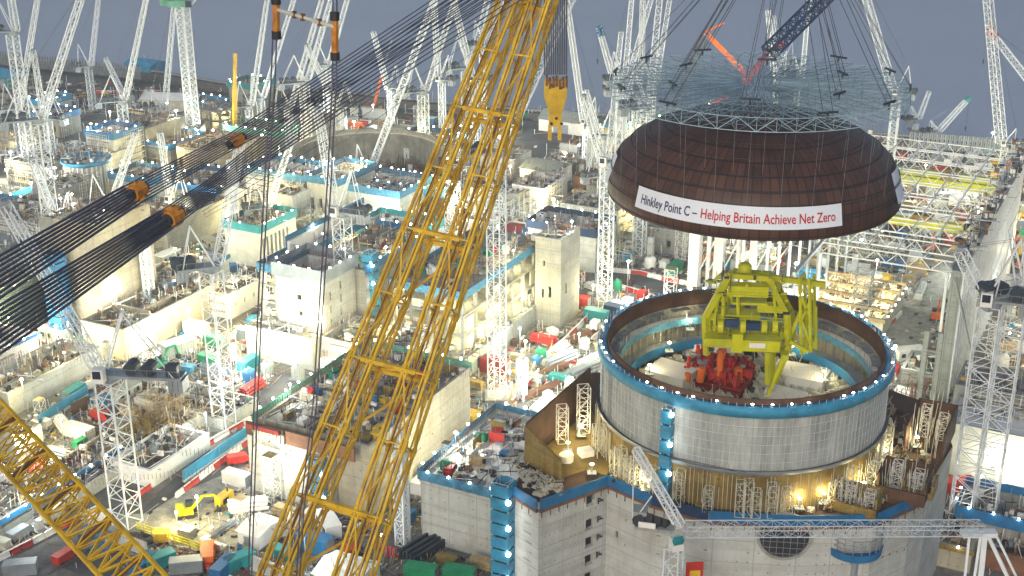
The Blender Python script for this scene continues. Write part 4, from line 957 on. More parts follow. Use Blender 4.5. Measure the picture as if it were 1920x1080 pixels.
# ------------------------------------------------------------------ cranes
def luffer(label, base, slew, tip, L=48, w=2.1, steel='white_steel', far=True, deck=9, low=0, tipcol=None, aframe=10, hook=12, head='white_steel', group='luffing tower cranes over the site', jw=1.7, s=1.0, jn=None, az=None):
    """base, slew and tip are pixels; base on the ground, tip on a sphere of radius L about the slew point"""
    b = G(*base, 0); p = YD(*slew, b.y); b.x = p.x if abs(b.x-p.x) < 6 else b.x
    b = V((p.x, p.y, low)); 
    if az is None: az = .35 if tip[0] > slew[0] else pi-.35
    d = _ray(*tip); c0 = V((0,0,CAM_H)); nn = V((-sin(az), cos(az), 0)); tt = nn.dot(p-c0)/nn.dot(d); tp = c0+d*tt
    jv = tp-p; L = jv.length; jh = V((jv.x, jv.y, 0))
    if jh.length < 1: jh = V((1,0,0))
    az = math.atan2(jh.y, jh.x); t = thing('luffing_crane', label, 'tower crane', b, 0, group)
    mt = M[steel]; top = p.z-low; tk = max(1, min(1.5, p.y/290))
    mb = MB(); mb.lattice((0,0,.6), (0,0,top-1), w*s, max(4, int((top-1)/(2.4*s))), .14*s*tk, .075*s*tk); mb.build('mast', mt, t)
    MB().box(-2.6*s,2.6*s,-2.6*s,2.6*s,0,.6).build('foundation', M['concrete'], t)
    mb = MB(); mb.bar((0,0,top-1.2), (0,0,top), 1.5*s, 16); mb.build('slewing_ring', M['grey_steel'], t)
    hd = bpy.data.objects.new('slewing_head', None)
    mb = MB(); D = deck*s; mb.box(-D, 1.6*s, -1.4*s, 1.4*s, top, top+.4*s)
    for y in (-1.4*s, 1.4*s): mb.bar((-D,y,top+1.5*s),(1.5*s,y,top+1.5*s),.06); [mb.bar((-D+k*1.6*s,y,top+.4),(-D+k*1.6*s,y,top+1.5*s),.05) for k in range(int(deck/1.6)+1)]
    o = mb.build('machinery_deck', M['grey_steel'], t, rz=az)
    mb = MB(); 
    for k in range(2): mb.bar((-(3.5+k*2.6)*s,-1.1*s,top+1.4*s), (-(3.5+k*2.6)*s,1.1*s,top+1.4*s), .95*s, 12)
    mb.obox((-(deck-1.3)*s,.3*s,top+1.3*s), 1.7*s, 1.6*s, 1.7*s); mb.build('winch', M['dark_steel'], t, rz=az)
    mb = MB(); [mb.box(-(deck+.3)*s+k*.75*s, -(deck+.3)*s+k*.75*s+.68*s, -1.3*s, 1.3*s, top-1.9*s, top-.02) for k in range(3)]; mb.build('counterweight', M['grey_steel'], t, rz=az)
    mb = MB(); mb.box(-.2*s,1.5*s,1.5*s,2.8*s,top-.3,top+1.9*s); mb.build('cab', M['white'], t, rz=az); mb = MB(); mb.box(1.5*s,1.56*s,1.62*s,2.68*s,top+.4*s,top+1.75*s); mb.box(.1*s,1.3*s,2.8*s,2.86*s,top+.5*s,top+1.7*s); mb.build('cab_window', M['window'], t, rz=az)
    mb = MB(); A_ = aframe*s; pk = V((-3.0*s, 0, top+A_))
    for y in (-1.1*s, 1.1*s): mb.bar((.6*s,y,top+.4), pk+V((0,y*.35,0)), .17*s); mb.bar((-(deck-1)*s,y,top+.4), pk+V((0,y*.35,0)), .11*s)
    for k in range(1, 5): q = k/5; mb.bar(V((.6*s,-1.1*s,top+.4)).lerp(pk,q), V((.6*s,1.1*s,top+.4)).lerp(pk,q), .07*s)
    mb.build('a_frame', mt, t, rz=az)
    jl = math.hypot(jh.length, tp.z-p.z); q0 = V((1.4*s,0,top+.6)); q1 = V((jh.length, 0, tp.z-low)); n = jn or max(6, int(L/(2.0*s)))
    mb = MB(); mb.lattice(q0, q1, jw*s, n, .13*s*tk, .07*s*tk, w2=jw*s*.8); mb.build('jib', mt if not tipcol else mt, t, rz=az)
    if tipcol: mb = MB(); mb.lattice(q0.lerp(q1,.88), q1, jw*s*1.12, 3, .2*s, .14*s, w2=jw*s*.9); [mb.bar(q0.lerp(q1,.88), q1, .45*s)]; mb.build('jib_head', M[tipcol], t, rz=az)
    else: mb = MB(); mb.obox(q1, .9*s, 1.3*s, 1.3*s); mb.build('jib_head', M['grey_steel'], t, rz=az)
    mb = MB()
    for y in (-.5*s, .5*s): mb.bar(pk+V((0,y,0)), q0.lerp(q1,.96)+V((0,y,.8*s)), .04, 3)
    mb.build('stay_rope', M['rope'] if steel == 'white_steel' else mt, t, rz=az)
    if hook:
        mb = MB(); z = tp.z-low; x = jh.length; mb.bar((x,.15,z), (x,.15,z-hook), .035, 3); mb.bar((x,-.15,z), (x,-.15,z-hook), .035, 3); mb.bar((x,0,z-hook), (x,0,z-hook-1.8), .35, 6, .15); mb.build('hook_block', M['dark_steel'], t, rz=az)
    u, v_ = UV(b); FOOT.append((u-3, u+3, v_-3, v_+3, 99 if low == 0 else -1)); return t
CR = [
 ('large pale luffing crane with two dark winches left of the parked loader', (228,985), (205,702), (10,385), dict(w=3.1,s=1.3,deck=11,aframe=10,hook=0,jw=1.6,az=pi-.1)),
 ('tall pale lattice crane whose mast stands on a square frame beside the grey road', (428,800), (395,500), (452,262), dict(L=46,w=3,s=1.2,deck=6,aframe=8)),
 ('crane with white mast rising right behind the blue stair tower of the pale core', (663,640), (640,398), (595,205), dict(L=44,w=3,s=1.15,deck=6,hook=0)),
 ('slim crane mast standing alone right of the twin yellow boom', (948,745), (930,285), (1085,-30), dict(L=70,w=2.9,s=1.1,deck=7,hook=0)),
 ('crane at the foot of the dome left rim with short deck', (1142,565), (1140,305), (1095,182), dict(L=30,w=2.8,s=1.1,deck=9,hook=0)),
 ('white mast crane just left behind the dome', (1207,480), (1208,200), (1240,-30), dict(L=48,w=2.8,s=1.1,deck=7)),
 ('crane with blue-tipped jib left behind the lifting frame', (1172,330), (1172,205), (1122,48), dict(L=34,w=2.4,deck=7,tipcol='blue')),
 ('tall steep white jib crane rising left of the dome', (1180,350), (1165,150), (1188,-40), dict(L=42,w=2.4,deck=6,hook=0)),
 ('steep white jib crane behind the left clamps', (1160,350), (1166,168), (1232,-40), dict(L=44,w=2.2,deck=6,hook=0)),
 ('white jib crane leaning right behind the lifting frame', (1225,330), (1222,170), (1262,-40), dict(L=44,w=2.2,deck=6,hook=0)),
 ('white crane at the far left with pale green deck', (52,340), (22,60), (10,-60), dict(L=40,w=2.7,s=1.1,deck=7,hook=0)),
 ('far left crane with dark deck over a white mast', (62,470), (70,225), (160,-30), dict(L=60,w=2.9,s=1.15,deck=9,hook=0)),
 ('far left crane leaning left with a hanging line', (75,330), (88,222), (62,95), dict(L=34,w=2.3,deck=8)),
 ('slender crane behind the two crossing jibs at the left', (172,208), (165,125), (188,-30), dict(L=44,w=2.1,deck=5,hook=0)),
 ('crane with dark deck above the dark open basin', (255,300), (228,190), (280,-30), dict(L=58,w=2.6,deck=9,hook=0)),
 ('short crane leaning left beside the dark open basin', (240,205), (236,178), (197,108), dict(L=26,w=2.1,deck=5)),
 ('crane behind the hanging rope pair with white deck', (578,330), (570,155), (632,-40), dict(L=50,w=2.5,deck=9,hook=0)),
 ('crane leaning left behind the hanging rope pair', (500,230), (488,185), (560,-30), dict(L=52,w=2.3,deck=5,hook=0)),
 ('crane with dark deck right of the second rope pair', (618,255), (611,122), (662,-40), dict(L=46,w=2.3,deck=6,hook=0)),
 ('crane standing over the open reactor pit', (800,330), (793,172), (872,-60), dict(L=60,w=2.8,deck=7,hook=0)),
 ('long lattice jib crane in front of the open reactor pit', (672,365), (688,322), (838,-60), dict(L=82,w=2.4,deck=5,hook=0,jw=2.2)),
 ('big crane with white machinery deck left of the yellow boom top', (873,235), (875,128), (930,-60), dict(L=50,w=2.5,s=1.3,deck=7,hook=0)),
 ('second crane left of the yellow boom with slanted jib', (905,300), (893,150), (838,-50), dict(L=50,w=2.2,deck=6,hook=0)),
 ('crane right of the hook block leaning left', (1140,345), (1128,255), (1098,170), dict(L=24,w=2.2,deck=7)),
 ('crane behind the right end of the lifting frame', (1745,330), (1682,175), (1608,-60), dict(L=55,w=2.6,deck=6,hook=0,jw=2.4)),
 ('short white derrick on the coast right of the lifting frame', (1725,245), (1718,225), (1742,172), dict(L=14,w=2,deck=4,aframe=6,hook=0)),
 ('blue-tipped crane rising over the steel hall roof', (1752,270), (1755,248), (1818,182), dict(L=20,w=1.8,deck=4,tipcol='teal',aframe=5)),
 ('orange-headed white crane at the upper right corner', (1990,300), (1975,205), (1852,52), dict(L=40,w=2.4,deck=6,tipcol='red',jw=2.6)),
 ('thin white crane mast standing behind the right wall', (1905,330), (1885,270), (1850,-30), dict(L=58,w=2.2,deck=4,aframe=6,hook=0,jw=3.0)),
 ('left one of the two tall masts at the right with dark deck', (1815,1010), (1858,562), (1800,470), dict(L=18,w=3.2,s=1.2,deck=6,far=True,hook=0)),
 ('right one of the two tall masts at the right edge', (1852,1000), (1908,548), (1950,330), dict(L=40,w=3.2,s=1.2,deck=6,far=True,hook=0)),
 ('white short crane behind the rope bundle at the left', (125,560), (118,430), (60,300), dict(L=34,w=3,s=1.1,deck=5,hook=0)),
 ('crane behind the steel hall at the left end', (1478,180), (1470,120), (1450,30), dict(L=24,w=2.2,deck=5,hook=0)),
 ('white crane far left behind the dark deck crane', (35,300), (30,205), (75,-30), dict(w=2.2,deck=6,hook=0)),
 ('crane between the ladder-like mast and the far left masts', (300,262), (303,200), (330,-30), dict(w=2.0,deck=5,hook=0,aframe=7)),
 ('white crane right behind the ladder-like mast', (470,262), (466,200), (505,-30), dict(w=2.0,deck=6,hook=0)),
 ('white crane left of the first rope pair leaning right', (545,290), (540,200), (612,-30), dict(w=2.2,deck=6,hook=0)),
 ('crane near the open reactor pit leaning left', (640,300), (636,200), (575,85), dict(w=2.2,deck=7,hook=0)),
 ('crane over the far side of the open reactor pit', (735,240), (732,165), (700,60), dict(w=2.0,deck=5,hook=0)),
 ('far crane between the boom and the second rope pair', (830,260), (828,150), (812,-30), dict(w=2.0,deck=5,hook=0)),
 ('tall crane just left of the yellow boom top', (905,240), (905,85), (958,-40), dict(w=2.0,deck=5,hook=0)),
 ('white crane between the yellow hook and the clamps', (1105,300), (1100,230), (1060,-20), dict(w=2.0,deck=5,hook=0)),
 ('crane with steep jib above the left clamps', (1195,300), (1195,140), (1205,-40), dict(w=2.2,deck=6,hook=0)),
 ('crane behind the dome left shoulder', (1130,420), (1130,330), (1165,60), dict(w=2.4,deck=7,hook=0)),
 ('slender crane far behind the lifting frame centre', (1462,230), (1458,140), (1440,20), dict(w=1.8,deck=4,hook=0)),
 ('slender crane behind the right slings', (1500,230), (1498,150), (1520,-30), dict(w=1.8,deck=4,hook=0)),
 ('white crane standing in front of the left rope coupling', (205,480), (200,385), (255,250), dict(w=2.6,deck=6,hook=0)),
 ('white crane in front of the upper orange coupling', (330,450), (326,375), (300,250), dict(w=2.4,deck=6,hook=0)),
 ('white crane beside the teal roofed block', (500,470), (496,390), (545,270), dict(w=2.4,deck=6,hook=0)),
]
for lab, b, s_, tp, kw in CR: luffer(lab, b, s_, tp, **kw)
# tall closed mast with the pale green head at the top of the frame
def lone_mast(label, base, top, w, head=None, m='white_steel'):
    b = G(*base, 0); p = YD(*top, b.y); t = thing('tower_crane', label, 'tower crane', (p.x, p.y, 0)); mb = MB(); H_ = p.z; mb.lattice((0,0,0),(0,0,H_),w,int(H_/2.6),.28,.16,x=True); mb.build('mast', M[m], t)
    if head: mb = MB(); mb.box(-5,3,-2,2,H_,H_+2.4); mb.box(-8,-5,-1.5,1.5,H_+.5,H_+3.5); mb.build('machinery_deck', M['net_green'], t); mb = MB(); mb.lattice((3,0,H_+1.4),(3,0,H_+1.4)+V((0,0,0))if False else (24,6,H_+28),2,10,.14,.08); mb.build('jib', M[m], t); MB().box(2,4,-3.6,-2.05,H_+.2,H_+2.6).build('cab', M['window'], t)
    u, v_ = UV(p); FOOT.append((u-3,u+3,v_-3,v_+3,99))
lone_mast('thick white ladder-like mast with a pale green head at the top of the photo', (385,278), (342,12), 3.6, True)
lone_mast('plain square white pylon standing behind the open pit rim', (766,330), (764,278), 1.6)
lone_mast('short white pylon in front of the reactor left side', (978,750), (978,672), 1.7)
lone_mast('short white mast beside the white pylon left of the dome', (440,478), (432,300), 1.5)
for i,(bx,by,tx,ty,l) in enumerate(((285,600,270,455,'scaffold mast below the lower orange coupling'),(310,262,300,195,'scaffold mast on the dark open basin'),(1115,330,1108,262,'scaffold mast behind the ribbed grey block'),(1020,480,1015,400,'scaffold mast behind the open-floored building'),(745,1020,748,800,'white mast seen between the legs of the yellow boom'),(520,380,516,310,'white mast beside the left rope pair'))):
    lone_mast('slim white '+l, (bx,by), (tx,ty), 1.9)
# telescopic cranes
def telescopic(label, base, pts, cols, ws, group=None, y2=None):
    b = G(*base, 0); t = thing('mobile_crane', label, 'mobile crane', b); k = MB(); k.box(-4,4,-1.4,1.4,.9,2.2); k.box(2.6,4.2,-1.3,1.3,2.2,3.6); k.build('carrier', M['boom_yellow' if cols[0] != 'red' else 'red'], t)
    w = MB(); [w.bar((x,-1.5,.6),(x,1.5,.6),.6,10) for x in (-3,-1.2,1.4,3)]; w.build('wheel', M['black'], t); MB().box(-3.5,-.5,-1.2,1.2,2.25,3.6).build('engine_house', M[cols[0]], t)
    for i, (p, q) in enumerate(zip(pts, pts[1:])): 
        mb = MB(); mb.bar(YD(*p, b.y)-b, YD(*q, b.y)-b, ws[i]); mb.build('boom_section', M[cols[i]], t)
telescopic('yellow telescopic crane raised upright near the far coast', (440,268), [(440,262),(440,160),(441,100)], ['boom_yellow','boom_yellow'], [1.0,.75])
telescopic('orange telescopic crane with slim grey upper boom beyond the pit', (698,215), [(698,210),(716,140),(735,72)], ['orange','grey_steel'], [.8,.4])
telescopic('red articulated crane arm reaching over the lifting frame', (1300,225), [(1300,215),(1400,160),(1390,130),(1322,60),(1358,42)], ['red','red','orange','orange'], [1.3,1.5,1.5,.5])
telescopic('red and navy lattice boom crane behind the sling ropes', (1395,215), [(1400,150),(1440,100),(1470,75)], ['red','red'], [1.8,1.6])
t = thing('lattice_boom', 'dark blue lattice boom slanting up behind the sling ropes', 'crane boom', (0,0,0)); mb = MB(); mb.lattice(YD(1440,100,330), YD(1560,-20,345), 3.0, 14, .28, .16); mb.build('lattice', M['navy'], t)
t = thing('grey_strut', 'grey slanted mast leaning down from the orange crane elbow', 'crane mast', (0,0,0)); mb = MB(); mb.lattice(YD(1322,62,300), YD(1262,215,300), 1.6, 14, .22, .12); mb.build('lattice', M['grey_steel'], t)

# low crane with level lattice jib across the bottom right
P0 = YD(1285, 992, 176); P1 = YD(1840, 990, 183); S0 = YD(1265, 1015, 176)
t = thing('level_jib_crane', 'white crane with its long lattice jib lying level across the reactor base', 'tower crane', (S0.x, S0.y, 0))
o = V((S0.x, S0.y, 0)); mb = MB(); mb.lattice((0,0,-3), (0,0,S0.z-1), 2.3, 12, .16, .08); mb.build('mast', M['white_steel'], t)
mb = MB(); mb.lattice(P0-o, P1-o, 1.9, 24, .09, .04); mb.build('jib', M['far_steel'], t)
mb = MB(); a = YD(1192, 842, 176)-o; mb.lattice(YD(1275,985,176)-o, a, 1.2, 12, .15, .09, w2=.9); mb.bar(a+V((-.3,0,0)), YD(1186,980,176)-o, .09); mb.bar(YD(1186,980,176)-o, YD(1222,930,176)-o, .09); mb.build('a_frame', M['white_steel'], t)
mb = MB(); mb.bar(a, YD(1400,886,179)-o, .05, 3); mb.bar(a, YD(1400,889,179)-o, .05, 3); mb.bar(YD(1400,887,179)-o, YD(1600,940,181)-o, .03, 3); mb.build('stay_rope', M['rope'], t)
mb = MB(); mb.obox(YD(1228,985,176)-o, 6, 3, .5, -.2); mb.obox(YD(1200,965,177)-o, 2.2, 2.4, 2.2, -.2); mb.build('machinery_deck', M['clad_grey'], t)
mb = MB(); [mb.bar(YD(x,y,175.4)-o, YD(x+9,y+3,176.8)-o, .95, 12) for x,y in ((1196,975),(1212,972),(1228,978),(1240,982))]; mb.build('winch', M['black'], t)
mb = MB(); mb.obox(YD(1268,1018,175.4)-o, 1.8, 1.8, 2, .3); mb.build('cab', M['white'], t); mb = MB(); mb.obox(YD(1272,1014,174.2)-o, 1.5, .8, 1.1, .3, .4); mb.build('cab_window', M['teal'], t)
mb = MB(); mb.obox(YD(1213,985,174.6)-o, 2.6, .2, .9, -.25); mb.build('sign_plate', M['white'], t)
t = thing('jib_trestle', 'white four-legged steel trestle under the right end of the level jib', 'trestle'); mb = MB()
for a, b, w in (((1818,1000),(1808,1090),.28),((1840,995),(1826,1090),.3),((1846,1000),(1836,1100),.6),((1853,1005),(1898,1100),.4),((1866,1000),(1915,1100),.25)): mb.bar(YD(*a,183.5), YD(*b,182), w)
mb.build('leg', M['white_steel'], t); mb = MB(); mb.obox(YD(1835,1000,183.5), 5.5, 1.6, .8, 0); mb.build('cross_beam', M['white_steel'], t)
t = thing('site_banner', 'red and yellow banner board beside the level crane mast', 'banner', YD(1302,1072,181)); mb = MB(); mb.obox((0,0,0), 2.8, .12, 3.6, .1); mb.build('board', M['red'], t); mb = MB(); mb.obox((.1,-.12,-.6), 1.7, .06, 1.8, .1, 0); mb.build('panel', M['boom_yellow'], t)

# ------------------------------------------------------------------ the big yellow twin boom and its hook
t = thing('twin_boom', 'giant yellow twin lattice boom rising through the middle of the photo', 'crane boom')
A0, A1 = YD(592, 1085, 150), YD(990, 0, 205); ax = (A1-A0); E0 = A0-ax*.45; E1 = A1+ax*.22
sv = V((.95,-.3,0)); sv = (sv-ax.normalized()*sv.dot(ax.normalized())).normalized(); N_ = 15
ends = []
for sgn in (-1, 1):
    w0, w1 = 8.7/2*1.52*1.0, 2.0
    a, b = E0+sv*sgn*(6.2+.0), E1+sv*sgn*1.9
    mb = MB(); mb.lattice(a, b, 4.3, N_, .26, .16, side=sv, d=4.6, w2=2.9)
    up_ = ax.normalized().cross(sv)
    for sx in (-1, 1):
        for sy in (-1, 1): mb.bar(a+sv*sx*1.45+up_*sy*2.3, b+sv*sx*1.0+up_*sy*1.55, .15)
    # doubled front chords
    ends.append((a, b)); pl = mb; pl.mi = 1
    for i in range(N_+1):
        c = a.lerp(b, i/N_); k = 1-.33*i/N_
        for sx in (-1, 1):
            for sy in (-1, 1):
                up = ax.normalized().cross(sv); q = c+sv*sx*2.15*k+up*sy*2.3*k; pl.bar(q-ax.normalized()*.7, q+ax.normalized()*.7, .42*k, 6)
    pl.build('lattice_column', [M['boom_yellow'], M['jib_yellow']], t)
up = ax.normalized().cross(sv)
for i in range(1, N_, 1):
    a, b = ends[0][0].lerp(ends[0][1], i/N_), ends[1][0].lerp(ends[1][1], i/N_); k = 1-.33*i/N_
    if i % 2: 
        mb = MB(); mb.bar(a+up*2.3*k, b+up*2.3*k, .42); mb.bar(a-up*2.3*k, b-up*2.3*k, .42)
        mb.bar(a+up*2.3*k, b-up*2.3*k, .2); mb.build('cross_beam', M['boom_yellow'], t)
    else: 
        c = ends[1][0].lerp(ends[1][1], (i+1)/N_); mb = MB(); mb.bar(a+up*2.3*k, c+up*2.3*k, .2); mb.build('diagonal_brace', M['boom_yellow'], t)
lk = MB(); 
for sgn in (0, 1):
    a, b = ends[sgn]; 
    for e in (-.8,.8): lk.bar(a+up*(-.4)+sv*e, b+up*(-.4)+sv*e, .1, 4)
lk.build('service_pipe', M['rust'], t)
# hook block and hoist ropes
h = YD(1043, 200, 262); t = thing('hook_block', 'big yellow hook block hanging on many parallel grey ropes', 'hook block', h)
P = lambda px, py, dy=0: YD(px, py, 262+dy)-h
mb = MB()
for k in range(11):
    for dy in (-1, 1): mb.bar(P(1021+k*4.1,140,dy), P(1021+k*4.2,-130,dy), .17, 5)
mb.build('hoist_rope', M['rope'], t)
mb = MB()
for k in range(7): c = P(1025+k*6.2, 152+((k*5)%7)); mb.bar(c+V((-.22,0,0)), c+V((.22,0,0)), 1.25, 16)
mb.build('sheave', M['rust'], t)
mb = MB(); mb.box(P(1022,0).x, P(1065,0).x, -.9, -.6, P(0,180).z, P(0,150).z); mb.box(P(1022,0).x, P(1065,0).x, .6, .9, P(0,180).z, P(0,150).z)
for k in range(4): x = P(1024+k*12,0).x; mb.box(x, x+.5, -.58, .58, P(0,182).z, P(0,146).z)
mb.add([(P(1022,0).x,-.8,P(0,180).z),(P(1065,0).x,-.8,P(0,180).z),(P(1056,0).x,-.8,P(0,212).z),(P(1032,0).x,-.8,P(0,212).z),(P(1022,0).x,.8,P(0,180).z),(P(1065,0).x,.8,P(0,180).z),(P(1056,0).x,.8,P(0,212).z),(P(1032,0).x,.8,P(0,212).z)], [(0,1,2,3),(7,6,5,4),(1,5,6,2),(0,3,7,4),(3,2,6,7)])
mb.build('hook_frame', M['jib_yellow'], t)
mb = MB(); mb.box(P(1031,0).x, P(1056,0).x, -.7, .7, P(0,236).z, P(0,211.5).z); mb.box(P(1030,0).x, P(1037,0).x, -.5, .5, P(0,262).z, P(0,236).z-.02); mb.box(P(1049,0).x, P(1056,0).x, -.5, .5, P(0,262).z, P(0,236).z-.02); mb.build('hook_fork', M['boom_yellow'], t)
mb = MB(); [mb.bar(P(x,y,-1.0), P(x,y,-.72), .3, 10) for x,y in ((1033,160),(1052,165),(1043,222),(1034,232),(1053,232))]; mb.build('pin', M['black'], t)
# second yellow boom in the lower left corner
t = thing('corner_boom', 'yellow lattice crane boom crossing the lower left corner', 'crane boom')
a, b = YD(-60, 745, 148), YD(300, 1135, 122); d_ = (b-a).normalized(); vw = (a.lerp(b,.5)-V((0,0,CAM_H))).normalized(); sd = d_.cross(vw).normalized()
mb = MB(); mb.lattice(a-d_*12, b+d_*12, 5.0, 30, .24, .11, side=sd, d=3.6, x=True); mb.build('lattice', M['jib_yellow'], t); mb = MB(); up = d_.cross(sd)
mb.bar(a-d_*12+up*-1.9+sd*-2.6, b+d_*12+up*-1.9+sd*-2.6, .32); mb.bar(a-d_*12+up*-1.9+sd*2.6, b+d_*12+up*-1.9+sd*2.6, .26); mb.bar(a-d_*12-up*1.7+sd*1.1, b+d_*12-up*1.7+sd*1.1, .14); mb.build('chord', M['boom_yellow'], t)
mb = MB()
for i in range(7): c = a.lerp(b, i/6)+up*-.6; mb.bar(c-sd*2.4, c+sd*2.4, .3)
mb.build('cross_tie', M['rust'], t)

# ------------------------------------------------------------------ dark pendant bundles
def bundle(label, pts, spread, r, n, blocks, col='rope'):
    t = thing('pendant_ropes', label, 'pendant ropes'); 
    P3 = [YD(x, y, yy) for x, y, yy in pts]; view = lambda p: (p-V((0,0,CAM_H))).normalized()
    for k, (p, q) in enumerate(zip(P3, P3[1:])):
        d = (q-p).normalized(); s0 = d.cross(view(p)).normalized(); mb = MB()
        for j in range(n):
            o_ = (j/(n-1)-.5); z = ((j*37) % 5-2)*.25
            mb.bar(p+s0*o_*spread[k]+view(p)*z*2, q+s0*o_*spread[k+1]+view(q)*z*2, r[k], 5)
        mb.build('rope', M[col], t)
    for (x, y, yy, w, l) in blocks:
        c = YD(x, y, yy); d = (P3[-1]-P3[0]).normalized(); mb = MB(); s0 = d.cross(view(c)).normalized()
        mb.bar(c-d*l, c+d*l, w, 8); mb.bar(c-s0*w*1.2, c+s0*w*1.2, w*.55, 8); mb.build('coupling', M['orange_coupling'], t)
        mb = MB(); [mb.bar(c+d*l*e, c+d*l*e*1.5, w*.7, 8) for e in (-1, 1)]; mb.build('shackle', M['dark_steel'], t)
defm('orange_coupling', (.62,.25,.03), .5, var=.4, scale=1.2, dirt=(.25,.08,.01))
bundle('upper bundle of dark pendant ropes with orange coupling crossing the left side', [(-900,1072,90),(245,367,150),(440,262,165)], [6.5,2.6,1.9], [.16,.095], 9, [(258,358,151,1.0,.9)])
bundle('upper fan of thin dark ropes running on behind the yellow boom top', [(440,262,165),(650,135,182),(960,-60,205)], [1.9,3.4,5.2], [.09,.08], 9, [(443,264,165.4,.8,.9)])
bundle('lower bundle of dark pendant ropes with orange coupling crossing the left side', [(-900,1205,86),(312,412,150),(400,350,155)], [7.5,2.4,2.0], [.16,.105], 10, [(326,405,150.5,1.05,.9)])
bundle('lower fan of thin dark ropes running on behind the yellow boom', [(400,350,155),(620,190,176),(1010,-70,205)], [2.0,4.0,6.5], [.10,.085], 10, [])
bundle('loose wide-spread thin ropes below the dark rope fans', [(380,400,155),(640,235,178),(960,10,205)], [1.2,4.0,5.0], [.035,.035], 4, [])
def hanging(label, pts, cb, r=.15):
    t = thing('hanging_rope', label, 'rope'); mb = MB(); P3 = [YD(*p, 150) for p in pts]
    for p, q in zip(P3, P3[1:]):
        for e in (-.22,.22): mb.bar(p+V((e,0,0)), q+V((e,0,0)), r*.62, 6)
    mb.build('rope', M['rope_purple'], t)
    for (x, y0, y1) in cb:
        p, q = YD(x, y0, 149.8), YD(x, y1, 149.8); mb = MB(); mb.bar(p, q, .42, 8); mb.build('coupling', M['orange_coupling'], t); mb = MB(); mb.bar(p, p+V((0,0,.9)), .55, 8); mb.bar(q, q-V((0,0,.9)), .55, 8); mb.build('clamp', M['black'], t)
defm('rope_purple', (.13,.12,.17), .6, .2, var=.3)
hanging('left dark hanging rope pair with rusty connector at the top', [(526,-220),(512,150),(500,330),(488,560),(478,800),(468,1100)], [(518,8,58)])
hanging('right dark hanging rope pair with orange connector at the top', [(629,-220),(627,150),(618,330),(603,560),(590,760),(566,960),(558,1100)], [(628,38,98)])
t = thing('spreader_bar', 'pale orange spreader bar slung between the two hanging rope pairs', 'spreader bar'); mb = MB(); mb.bar(YD(520,18,149.6), YD(626,50,149.6), .22, 8); mb.build('tube', M['cream'], t); mb = MB(); [mb.bar(YD(520+106*k,18+32*k,149.6)+V((0,0,.4)), YD(520+106*k,18+32*k,149.6)-V((0,0,.4)), .3) for k in (.3,.45,.75)]; mb.build('clamp', M['rust'], t)
# ------------------------------------------------------------------ loose items all over the site
PLACED = {}
def clear(u, v, r, z=0.0, foots=True):
    if foots:
        for a, b, c, d, h in FOOT:
            if a-r < u < b+r and c-r < v < d+r: return False
    k = (int(u//6), int(v//6))
    for i in (-1,0,1):
        for j in (-1,0,1):
            for (x, y, rr) in PLACED.get((k[0]+i, k[1]+j), ()):
                if (x-u)**2+(y-v)**2 < (r+rr)**2: return False
    return True
def mark(u, v, r): PLACED.setdefault((int(u//6), int(v//6)), []).append((u, v, r))
ITEMS = []
def item(root, phrase, group, cat):
    root['category'] = cat; root['kind'] = 'thing'; root['group'] = group; ITEMS.append((root, phrase))
LM = [((210,690),'the crane with two dark winches'),((425,790),'the crane on the square frame'),((350,950),'the yellow excavator'),((170,560),'the blue scaffold column'),((60,600),'the long blue edge strip'),
 ((275,830),'the white sided pit'),((560,580),'the pale stair core'),((700,720),'the green netted block'),((850,860),'the white decked roof'),((945,950),'the tall blue stair tower'),((870,590),'the open-floored building'),
 ((1090,560),'the grey stair block'),((1000,690),'the short white pylon'),((1140,500),'the dome left rim mast'),((1220,530),'the curved grey road'),((1310,520),'the broad white post'),((1480,500),'the hall front truss'),((1610,570),'the warm-lit bay'),
 ((1750,600),'the hall cladding wall'),((1700,760),'the reactor right side'),((1840,800),'the beige wall block'),((1830,950),'the right-hand masts'),((1750,1050),'the jib trestle'),((1600,900),'the curved balcony'),((720,290),'the open reactor pit'),((530,320),'the left hanging rope'),
 ((160,300),'the blue-rimmed tower'),((360,250),'the tall ladder-like mast'),((250,170),'the white tented shed'),((60,230),'the far left crane deck'),((60,420),'the small round pit'),((300,480),'the lower orange coupling'),((440,430),'the teal roofed block'),
 ((1010,340),'the ribbed-roof shed'),((1050,250),'the yellow hook'),((900,250),'the yellow boom top'),((1130,300),'the left lifting clamps'),((1700,330),'the hall roof trusses'),((470,1030),'the small canopy hut'),((640,1040),'the yellow boom foot'),((60,1000),'the corner boom'),((60,760),'the corner boom upper end'),((820,1050),'the dark steel stack'),((440,200),'the upright yellow telescopic crane'),((1230,230),'the green roofed shed')]
ORD = ['leftmost','second from left','third from left','fourth from left','fifth from left','sixth from left','seventh from left','eighth from left','ninth from left','tenth from left','eleventh from left','twelfth from left']
def finish_labels():
    gr = {}
    for o, ph in ITEMS:
        x, y = PR(o.location); best = min(LM, key=lambda l: (l[0][0]-x)**2+2*(l[0][1]-y)**2); dx, dy = x-best[0][0], y-best[0][1]
        rel = ('right of' if dx > 0 else 'left of') if abs(dx) > 1.3*abs(dy) else ('below' if dy > 0 else 'above')
        gr.setdefault((ph, rel, best[1]), []).append((x, o))
    for (ph, rel, lm), l in gr.items():
        l.sort(key=lambda t: t[0])
        for i, (x, o) in enumerate(l):
            w = '' if len(l) == 1 else (ORD[i]+' ' if i < 12 and i < len(l)-1 else ('rightmost ' if i == len(l)-1 else 'number %d from left ' % (i+1)))
            o['label'] = (w+ph+' '+rel+' '+lm).strip()
